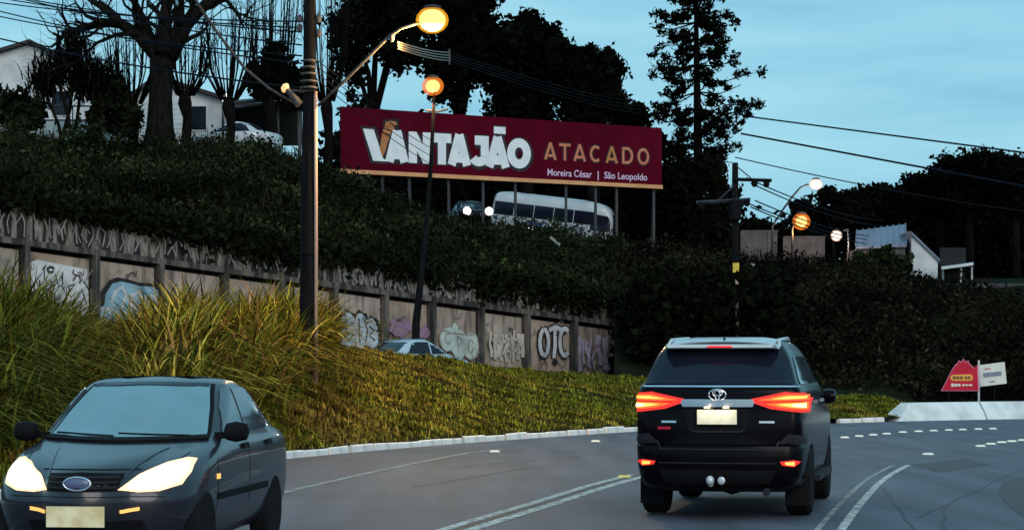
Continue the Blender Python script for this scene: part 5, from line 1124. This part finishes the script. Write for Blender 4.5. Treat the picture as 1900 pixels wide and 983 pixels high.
# ---- black SUV, seen from behind
suv = thing('suv', 'black SUV driving away with red tail lights lit and silver roof rails', 'car', (2.53, 23.75, 0.005), -R(12.0)); suv.scale = (.94, 1, 1)
S = Shell([(.27, -2.12, 2.1, .78, .2, .3, .05, .1), (.34, -2.33, 2.30, .86, .2, .35, .07, .12), (.46, -2.40, 2.40, .905, .2, .4, .08, .14), (.60, -2.41, 2.42, .925, .2, .4, .08, .14), (.735, -2.40, 2.42, .93, .2, .4, .08, .14),
           (.755, -2.35, 2.41, .93, .18, .4, .07, .14), (.95, -2.34, 2.38, .928, .12, .4, .06, .14), (1.02, -2.335, 2.30, .924, .11, .42, .06, .16), (1.08, -2.33, 2.0, .92, .11, .45, .06, .16), (1.16, -2.33, 1.2, .915, .11, .2, .06, .12), (1.27, -2.325, 1.0, .905, .11, .2, .06, .12),
           (1.33, -2.30, .90, .88, .11, .2, .06, .12), (1.36, -2.265, .85, .855, .11, .2, .06, .12), (1.50, -2.15, .60, .795, .14, .18, .06, .12), (1.64, -2.02, .36, .735, .13, .16, .06, .1), (1.71, -1.93, .20, .69, .13, .16, .06, .1), (1.755, -1.86, .06, .65, .15, .2, .06, .1), (1.795, -1.70, -.15, .57, .2, .2, .05, .1), (1.822, -1.35, -.45, .40, .2, .2, .03, .05)])
S.build(M['paint_k'], suv, [(-1.34, .385, .34, .80), (1.42, .385, .34, .80)])
for y in (-1.34, 1.42):
    for sg in (-1, 1): wheel(suv, sg * .79, y, .385, .265)
S.decal([(-.79, 1.345), (.79, 1.345), (.735, 1.50), (.64, 1.675), (-.64, 1.675), (-.735, 1.50)], 'rear', 'rear_window', M['glass_d'], suv, .012, .035, relax=3)
S.decal([(-.845, 1.318), (.845, 1.318), (.845, 1.333), (-.845, 1.333)], 'rear', 'belt_trim', M['chrome'], suv, .008)
for sg in (-1, 1):
    S.decal(sym([(.912, 1.262), (.70, 1.272), (.36, 1.205), (.345, 1.175), (.56, 1.105), (.905, 1.065)], sg), 'rear', 'tail_light', M['tail_red'], suv, .014, .025)
    S.decal(sym([(.900, 1.245), (.72, 1.250), (.50, 1.205), (.42, 1.19), (.60, 1.185), (.900, 1.19)], sg), 'rear', 'light_strip', M['tail_orange'], suv, .018, .022)
    S.decal(sym([(.890, 1.232), (.74, 1.232), (.56, 1.202), (.70, 1.202), (.890, 1.208)], sg), 'rear', 'light_strip', M['tail_core'], suv, .022, .02)
    S.decal(sym([(.900, 1.175), (.62, 1.168), (.50, 1.155), (.66, 1.118), (.900, 1.095)], sg), 'rear', 'light_strip', M['tail_orange'], suv, .018, .022)
    S.decal(sym([(.890, 1.165), (.70, 1.158), (.62, 1.148), (.74, 1.128), (.890, 1.112)], sg), 'rear', 'light_strip', M['tail_core'], suv, .022, .02)
    S.decal(sym([(.885, 1.158), (.80, 1.155), (.765, 1.142), (.82, 1.124), (.885, 1.118)], sg), 'rear', 'bulb_spot', M['tail_hot'], suv, .026, .018)
    S.decal(sym([(.895, 1.187), (.50, 1.178), (.50, 1.174), (.895, 1.180)], sg), 'rear', 'lens_rib', M['tail_dark'], suv, .024, .03)
    S.decal(sym([(.86, .585), (.80, .60), (.66, .585), (.68, .55), (.80, .535)], sg), 'rear', 'rear_fog_light', M['tail_red'], suv, .014, .03)  # rear fog light, lit and glowing red
    S.decal(sym([(.80, .585), (.71, .58), (.72, .555), (.80, .548)], sg), 'rear', 'fog_light_core', M['tail_core'], suv, .020, .03)
    S.decal(sym([(.90, .84), (.74, .86), (.64, .76), (.90, .745)], sg), 'rear', 'bumper_corner', M['plastic_g'], suv, .012)
    S.decal(sym([(.60, .985), (.44, .985), (.44, .965), (.60, .965)], sg), 'rear', 'badge_or_glint', M['chrome'], suv, .008)
    rl = MB().tube([(sg * .60, -1.78, 1.745), (sg * .59, -1.62, 1.795), (sg * .57, -.4, 1.825), (sg * .56, .0, 1.76)], [.018, .022, .022, .018], 8); rl.build('roof_rail', M['silver'], suv, smooth=True)
    mi = MB(); mi.lathe((sg * .965, .86, 1.19), [(.02, -.09), (.07, -.07), (.085, .0), (.07, .06), (.02, .08)], 12, Vector((1, 0, 0))); mi.box((sg * .92, .90, 1.17), (.16, .05, .05)); mi.build('mirror', M['paint_k'], suv, smooth=True, sharp=40)
    for y0, y1, y2, y3 in ((-1.95, -1.30, -1.30, -1.62), (-1.22, -.42, -.42, -1.22), (-.34, .74, .38, -.34)):
        S.decal([(y0, 1.345), (y1, 1.345), (y2, 1.625), (y3, 1.625)], 'right' if sg > 0 else 'left', 'side_window', M['glass_b'], suv, .010, .04)
    S.decal([(-2.0, .34), (2.0, .34), (2.0, .39), (-2.0, .39)], 'right' if sg > 0 else 'left', 'side_trim', M['plastic_g'], suv, .01, .1)
    for y in (-.9, .15): S.decal([(y, 1.14), (y + .2, 1.14), (y + .2, 1.175), (y, 1.175)], 'right' if sg > 0 else 'left', 'door_handle', M['chrome'], suv, .03, .05)
    sb_ = MB().box((sg * .90, .05, .36), (.16, 2.0, .06)); sb_.build('side_step', M['plastic_g'], suv)
    MB().prism([(sg * .66, -1.72, .12), (sg * .92, -1.72, .12), (sg * .92, -1.72, .42), (sg * .66, -1.72, .42)], (0, .02, 0)).build('mud_flap', M['plastic'], suv)
S.decal([(-.37, 1.20), (.37, 1.20), (.39, 1.165), (.37, 1.125), (-.37, 1.125), (-.39, 1.165)], 'rear', 'chrome_strip', M['chrome'], suv, .016, .05)
S.decal([(-.36, 1.10), (.36, 1.10), (.30, .90), (.22, .875), (-.22, .875), (-.30, .90)], 'rear', 'plate_recess', M['plastic'], suv, .004, .06)
S.decal([(-.24, .887), (.24, .887), (.30, .91), (.30, .897), (.24, .872), (-.24, .872), (-.30, .897), (-.30, .91)], 'rear', 'recess_trim', M['plastic_g'], suv, .012, .05)
MB().box((0, -2.372, 1.025), (.42, .012, .145)).build('number_plate', M['plate'], suv)
for k in (-.1, .1):
    MB().box((k, -2.40, 1.122), (.06, .05, .014)).build('plate_lamp', M['lamp_glow'], suv)
    l = bpy.data.lights.new('plate_lamp_light', 'POINT'); l.energy = .55; l.color = (1, .88, .66); l.shadow_soft_size = .02; l.specular_factor = 0
    lo = bpy.data.objects.new('plate_lamp_light', l); COL.objects.link(lo); lo.parent = suv; lo.location = (k, -2.47, 1.11)
S.decal([(-.60, .712), (.60, .712), (.64, .79), (.66, .79), (.62, .698), (-.62, .698), (-.66, .79), (-.64, .79)], 'rear', 'tailgate_seam', M['plastic_g'], suv, .007, .05)
S.decal([(-.62, .575), (.62, .575), (.62, .563), (-.62, .563)], 'rear', 'bumper_line', M['plastic_g'], suv, .006, .06)
S.decal([(-.62, .50), (.62, .50), (.55, .36), (-.55, .36)], 'rear', 'bumper_insert', M['plastic'], suv, .008, .06)
S.decal([(-.64, .90), (-.50, .90), (-.50, .925), (-.64, .925)], 'rear', 'badge_or_glint', M['sign_red'], suv, .008, .05)  # red mark: a light reflection painted as a patch of colour
ye = S.cast((0, 1.245), 'rear')[0].y - .012
for c, a_, b_ in (((0, ye, 1.245), .092, .055), ((0, ye, 1.262), .052, .026), ((0, ye, 1.245), .026, .050)): ellring(c, a_, b_, .009, 'rear').build('emblem_ring', M['chrome'], suv, smooth=True)
S.decal([(-.56, -1.80), (.56, -1.80), (.56, -1.0), (.50, -.25), (-.50, -.25), (-.56, -1.0)], 'top', 'roof_sky_reflection', M['silver'], suv, .008, .05)  # silver sheet painted in for sky reflected on the dark roof
sp2 = MB(); sp2.add([(-.62, -1.98, 1.70), (.62, -1.98, 1.70), (.56, -2.13, 1.715), (-.56, -2.13, 1.715), (-.62, -1.72, 1.755), (.62, -1.72, 1.755), (.58, -2.12, 1.748), (-.58, -2.12, 1.748)], [(0, 1, 2, 3), (4, 7, 6, 5), (3, 2, 6, 7), (0, 3, 7, 4), (1, 5, 6, 2), (0, 4, 5, 1)]); sp2.build('roof_spoiler', M['silver'], suv)  # pale silver colour stands in for sky reflected on dark paint
MB().box((0, -2.14, 1.725), (.26, .02, .018)).build('brake_light', M['tail_red'], suv)
MB().add([(-.02, -1.75, 1.77), (.02, -1.75, 1.77), (.02, -1.5, 1.78), (-.02, -1.5, 1.78), (0, -1.72, 1.84)], [(0, 1, 2, 3), (0, 4, 1), (1, 4, 2), (2, 4, 3), (3, 4, 0)]).build('antenna_fin', M['paint_k'], suv)
b = MB(); b.tube([(-.7, -1.34, .36), (.7, -1.34, .36)], .06, 8); b.lathe((.05, -1.34, .36), [(.05, -.14), (.16, -.06), (.16, .08), (.05, .14)], 12, Vector((0, 1, 0))); b.build('rear_axle', M['plastic'], suv, smooth=True)
b = MB(); b.lathe((-.06, -2.47, .40), [(.02, -.045), (.043, -.02), (.043, .02), (.02, .045)], 10); b.tube([(-.06, -2.2, .35), (-.06, -2.47, .36)], .025, 6); b.build('tow_ball', M['silver'], suv, smooth=True)
b = MB(); b.lathe((.06, -2.43, .40), [(.035, 0), (.04, .05), (.02, .06)], 10, Vector((0, -1, 0))); b.build('tow_socket', M['silver'], suv)
b = MB(); b.tube([(.52, -2.0, .30), (.52, -2.36, .28)], .04, 8); b.build('exhaust', M['plastic_g'], suv)

# ---- dark oncoming sedan
def sedan_shell():
    return Shell([(.18, -1.9, 1.88, .68, .25, .4, .08, .16), (.26, -2.04, 2.02, .77, .25, .42, .08, .18), (.40, -2.10, 2.09, .815, .25, .45, .08, .2), (.53, -2.10, 2.10, .835, .25, .45, .08, .2), (.66, -2.09, 2.07, .84, .25, .46, .08, .22), (.75, -2.08, 1.97, .84, .25, .48, .08, .24),
                  (.81, -2.07, 1.80, .838, .25, .45, .08, .24), (.88, -2.05, 1.42, .825, .25, .30, .08, .20), (.935, -2.0, 1.12, .80, .25, .25, .08, .2), (.97, -1.9, .98, .785, .25, .24, .08, .2), (1.02, -1.55, .86, .77, .22, .24, .07, .2), (1.08, -1.40, .75, .752, .2, .22, .06, .2), (1.18, -1.24, .55, .715, .2, .2, .06, .19),
                  (1.28, -1.06, .35, .675, .2, .2, .06, .17), (1.36, -.88, .17, .635, .2, .2, .06, .15), (1.40, -.75, .04, .60, .2, .2, .06, .13), (1.43, -.58, -.12, .50, .2, .2, .05, .1), (1.447, -.42, -.25, .30, .15, .15, .03, .05)])
car = thing('sedan', 'dark graphite sedan coming towards the viewer with headlights on', 'car', (-2.96, 17.75, .005), math.pi - R(5.6)); car.scale = (.935, 1, 1)
D = sedan_shell(); D.build(M['paint_g'], car, [(1.30, .30, .26, .72), (-1.19, .30, .26, .72)])
for y in (1.30, -1.19):
    for sg in (-1, 1): wheel(car, sg * .735, y, .30, .19)
D.decal([(-.695, .975), (0, .955), (.695, .975), (.63, 1.18), (.545, 1.378), (.25, 1.393), (0, 1.396), (-.25, 1.393), (-.545, 1.378), (-.63, 1.18)], 'front', 'windscreen_seal', M['plastic'], car, .008, .035)
D.decal([(-.515, 1.352), (0, 1.366), (.515, 1.352), (.50, 1.374), (.25, 1.384), (0, 1.388), (-.25, 1.384), (-.50, 1.374)], 'front', 'sun_strip', M['glass_d'], car, .020, .03)
D.decal([(-.665, .985), (-.40, .972), (0, .968), (.40, .972), (.665, .985), (.60, 1.18), (.515, 1.365), (.25, 1.378), (0, 1.382), (-.25, 1.378), (-.515, 1.365), (-.60, 1.18)], 'front', 'windscreen', M['glass_w'], car, .016, .035, relax=4)
D.decal([(-.70, .955), (-.35, .945), (0, .940), (.35, .945), (.70, .955), (.69, .978), (.40, .966), (0, .962), (-.40, .966), (-.69, .978)], 'front', 'cowl_panel', M['plastic'], car, .020, .04)
for x0, x1 in ((-.55, .02), (.05, .62)):
    p = [D.cast((x0 + (x1 - x0) * t_, .975 + .02 * t_), 'front')[0] + Vector((0, .02, .012)) for t_ in np.linspace(0, 1, 6)]; MB().tube(p, .010, 5).build('wiper', M['plastic'], car)
for sg in (-1, 1):
    D.decal(sym([(.28, .625), (.40, .73), (.56, .81), (.68, .84), (.745, .83), (.755, .74), (.72, .655), (.58, .612), (.42, .605)], sg), 'front', 'headlight_halo', M['lamp_glow'], car, .006, .035)  # glowing warm border painted as the headlamp's bloom
    D.decal(sym([(.34, .642), (.43, .722), (.57, .788), (.67, .812), (.712, .804), (.722, .74), (.69, .676), (.575, .640), (.44, .632)], sg), 'front', 'headlight', M['head'], car, .016, .03)
    D.decal(sym([(.30, .455), (.44, .475), (.44, .50), (.30, .478)], sg), 'front', 'fog_lamp', M['amber'], car, .012, .03)
    mi = MB(); mi.lathe((sg * .91, .66, 1.015), [(.02, -.11), (.065, -.09), (.082, .0), (.065, .08), (.02, .10)], 12, Vector((1, 0, 0))); mi.box((sg * .80, .62, .985), (.16, .05, .05)); mi.build('mirror', M['plastic'], car, smooth=True, sharp=40)
    ax = 'right' if sg > 0 else 'left'
    D.decal([(.52, 1.0), (-.12, 1.0), (-.12, 1.345), (.00, 1.335), (.26, 1.19)], ax, 'side_window', M['glass_b'], car, .016, .03)
    D.decal([(-.18, 1.0), (-.95, 1.0), (-.80, 1.30), (-.62, 1.345), (-.18, 1.345)], ax, 'side_window', M['glass_b'], car, .016, .03)
    D.decal([(-1.02, 1.005), (-1.30, 1.02), (-1.0, 1.22)], ax, 'quarter_window', M['glass_b'], car, .012, .035)
    for y in (-.10, -1.0): D.decal([(y, .86), (y + .2, .86), (y + .2, .90), (y, .90)], ax, 'door_handle', M['plastic'], car, .025, .05)
    D.decal([(-1.5 + .65, .50), (.95, .50), (.95, .55), (-.85, .55)], ax, 'side_moulding', M['plastic'], car, .012, .08)
    D.decal([(.91, .66), (1.0, .66), (1.0, .70), (.91, .70)], ax, 'side_repeater', M['amber'], car, .008, .03)
    for y in (-.15, .95): D.decal([(y, .42), (y + .012, .42), (y + .012, .95), (y, .95)], ax, 'door_seam', M['plastic'], car, .002, .06)
D.decal([(-.40, .768), (0, .776), (.40, .768), (.40, .762), (0, .770), (-.40, .762)], 'front', 'bonnet_seam', M['plastic'], car, .003, .04)
D.decal([(-.62, .575), (0, .582), (.62, .575), (.62, .569), (0, .576), (-.62, .569)], 'front', 'bumper_seam', M['plastic'], car, .003, .04)
for sg in (-1, 1): D.decal([(sg * .56, 1.75), (sg * .66, 1.2), (sg * .665, 1.2), (sg * .568, 1.75)], 'top', 'bonnet_seam', M['plastic'], car, .003, .04); D.decal([(sg * .30, 1.85), (sg * .46, 1.12), (sg * .468, 1.12), (sg * .312, 1.85)], 'top', 'bonnet_crease', M['paint_g'], car, .007, .04)
g_ = D.decal([(-.285, .615), (.285, .615), (.30, .74), (.0, .752), (-.30, .74)], 'front', 'grille', M['plastic'], car, .004, .05)
for z in (.64, .675, .71): D.decal([(-.27, z - .006), (.27, z - .006), (.27, z + .006), (-.27, z + .006)], 'front', 'grille_slat', M['plastic_g'], car, .016, .05)
yf_ = D.cast((0, .675), 'front')[0].y + .02
MB().lathe((0, yf_, .675), [(.001, .012), (.04, .010), (.047, 0)], 24, Vector((0, 1, 0))).build('emblem', M['emblem_b'], car, smooth=True).scale = (2.3, 1, 1)
ellring((0, yf_ + .004, .675), .108, .048, .009, 'front').build('emblem_ring', M['chrome'], car, smooth=True)
D.decal([(-.50, .29), (.50, .29), (.46, .40), (-.46, .40)], 'front', 'lower_intake', M['plastic'], car, .004, .06)
MB().box((0, 2.125, .44), (.46, .014, .15)).build('number_plate', M['plate2'], car)
for k in (-1, 1):
    l = bpy.data.lights.new('headlight_beam', 'SPOT'); l.energy = 12; l.color = (1, .82, .58); l.spot_size = R(70); l.spot_blend = .8; l.specular_factor = 0; l.shadow_soft_size = .08
    lo = bpy.data.objects.new('headlight_beam', l); COL.objects.link(lo); lo.parent = car; lo.location = (k * .55, 2.22, .72); lo.rotation_euler = (R(78), 0, 0)

def far_car(lab, loc, rz, paint_, lights=None, group=None):
    t_ = thing('car', lab, 'car', loc, rz, group); E = sedan_shell(); E.build(paint_, t_)
    for ax in ('right', 'left'):
        E.decal([(.66, 1.0), (-.12, 1.0), (-.12, 1.345), (.13, 1.335), (.42, 1.19)], ax, 'side_window', M['glass_d'], t_, .006, .1); E.decal([(-.18, 1.0), (-1.1, 1.0), (-.85, 1.30), (-.62, 1.345), (-.18, 1.345)], ax, 'side_window', M['glass_d'], t_, .006, .1)
    E.decal([(-.66, .985), (.66, .985), (.51, 1.36), (-.51, 1.36)], 'front', 'windscreen', M['glass_b'], t_, .005, .1); E.decal([(-.60, 1.06), (.60, 1.06), (.50, 1.34), (-.50, 1.34)], 'rear', 'rear_window', M['glass_d'], t_, .005, .1)
    for y in (1.30, -1.19):
        for sg in (-1, 1): wheel(t_, sg * .735, y, .30, .19)
    if lights:
        for sg in (-1, 1): b_ = MB(); b_.lathe((sg * .58, 2.0, .74), [(.02, 0), (.19, .05), (.21, .16), (.12, .26)], 14, Vector((0, 1, 0))); b_.build('headlight', lights, t_, smooth=True)
    return t_
far_car('pale blue car passing behind the bank in front of the graffiti', (W(772, 0, 63.5).x, 63.5, .88), -R(42), M['paint_b'])
far_car('white car parked under the carport by the bungalow', (W(430, 0, 88.5).x, 88.5, plateau_z(430, 88.5)), R(75), M['paint_w'])
pc = W(872, 0, 113); far_car('dark car with two round white headlights following left of the bus', (pc.x, 113.5, W(0, 400, 113).z - .62), math.pi + R(12), M['paint_k'], M['head_w'])
# ---- white coach below the billboard
bc = W(1022, 366, 121); bus = thing('coach_bus', 'white coach with dark window band on the upper road below the billboard', 'bus', (bc.x, bc.y, bc.z - 2.92), -R(97)); bus.rotation_euler = (-R(7.2), 0, -R(97)); hb = 3.5
Bs = Shell([(.35, -hb + .1, hb - .15, 1.05, .15, .3, .03, .06), (.5, -hb, hb, 1.13, .15, .3, .03, .08), (1.4, -hb, hb - .02, 1.15, .15, .3, .03, .08), (1.9, -hb + .03, hb - .06, 1.14, .15, .3, .03, .08), (2.4, -hb + .08, hb - .22, 1.1, .15, .3, .03, .08), (2.68, -hb + .15, hb - .45, 1.02, .2, .35, .03, .08), (2.84, -hb + .4, hb - .9, .85, .2, .4, .03, .08), (2.92, -hb + .9, hb - 1.5, .55, .2, .3, .03, .05)], .08, .01)
Bs.build(M['paint_w'], bus)
yy = -hb + .2; k = 0
while yy < hb - 2.0:
    for ax in ('right', 'left'): Bs.decal([(yy, 1.55), (yy + 1.08, 1.55), (yy + 1.08, 2.28), (yy, 2.28)], ax, 'side_window', M['glass_d'], bus, .012, .3)
    yy += 1.12
for ax in ('right', 'left'):
    Bs.decal([(hb - 1.35, 1.25), (hb - .22, 1.25), (hb - .28, 1.85), (hb - .42, 2.12), (hb - 1.35, 2.2)], ax, 'door_window', M['glass_d'], bus, .012, .15)
    Bs.decal([(-hb + .4, .85), (hb - 1.5, .85), (hb - 1.5, .91), (-hb + .4, .91)], ax, 'side_stripe', M['bus_blue'], bus, .008, .4)
    Bs.decal([(-hb + 2.0, 1.05), (-hb + 2.9, 1.05), (-hb + 3.2, 1.45), (-hb + 2.7, 1.3), (-hb + 2.2, 1.45)], ax, 'blue_emblem', M['bus_blue'], bus, .012, .3)
    for q in (3.4, 3.95, 4.5, 5.0): Bs.decal([(-hb + q, 1.08), (-hb + q + .3, 1.08), (-hb + q + .42, 1.42), (-hb + q + .15, 1.42)], ax, 'side_marking', M['ink_blue'], bus, .010, .3)
Bs.decal([(-.9, 1.2), (.9, 1.2), (.8, 2.3), (-.8, 2.3)], 'front', 'windscreen', M['glass_d'], bus, .01, .2); Bs.decal([(-.8, 1.55), (.8, 1.55), (.75, 2.3), (-.75, 2.3)], 'rear', 'rear_window', M['glass_d'], bus, .01, .2)
for y in (-hb + 1.5, hb - 1.6):
    for sg in (-1, 1): wheel(bus, sg * 1.0, y, .42, .28)
b0 = hill_pt(985, 424); t = thing('marker_lamp', 'small white light low in front of the white coach', 'lamp', b0); MB().tube([(0, 0, -.3), (0, 0, .5)], .03, 5).build('post', M['darkpole'], t)
q = W(985, 423, b0.y - .1) - b0; MB().lathe(q - Vector((0, 0, .12)), [(.04, 0), (.13, .06), (.14, .14), (.05, .22)], 10).build('lamp_bowl', M['bulb_c'], t, smooth=True)
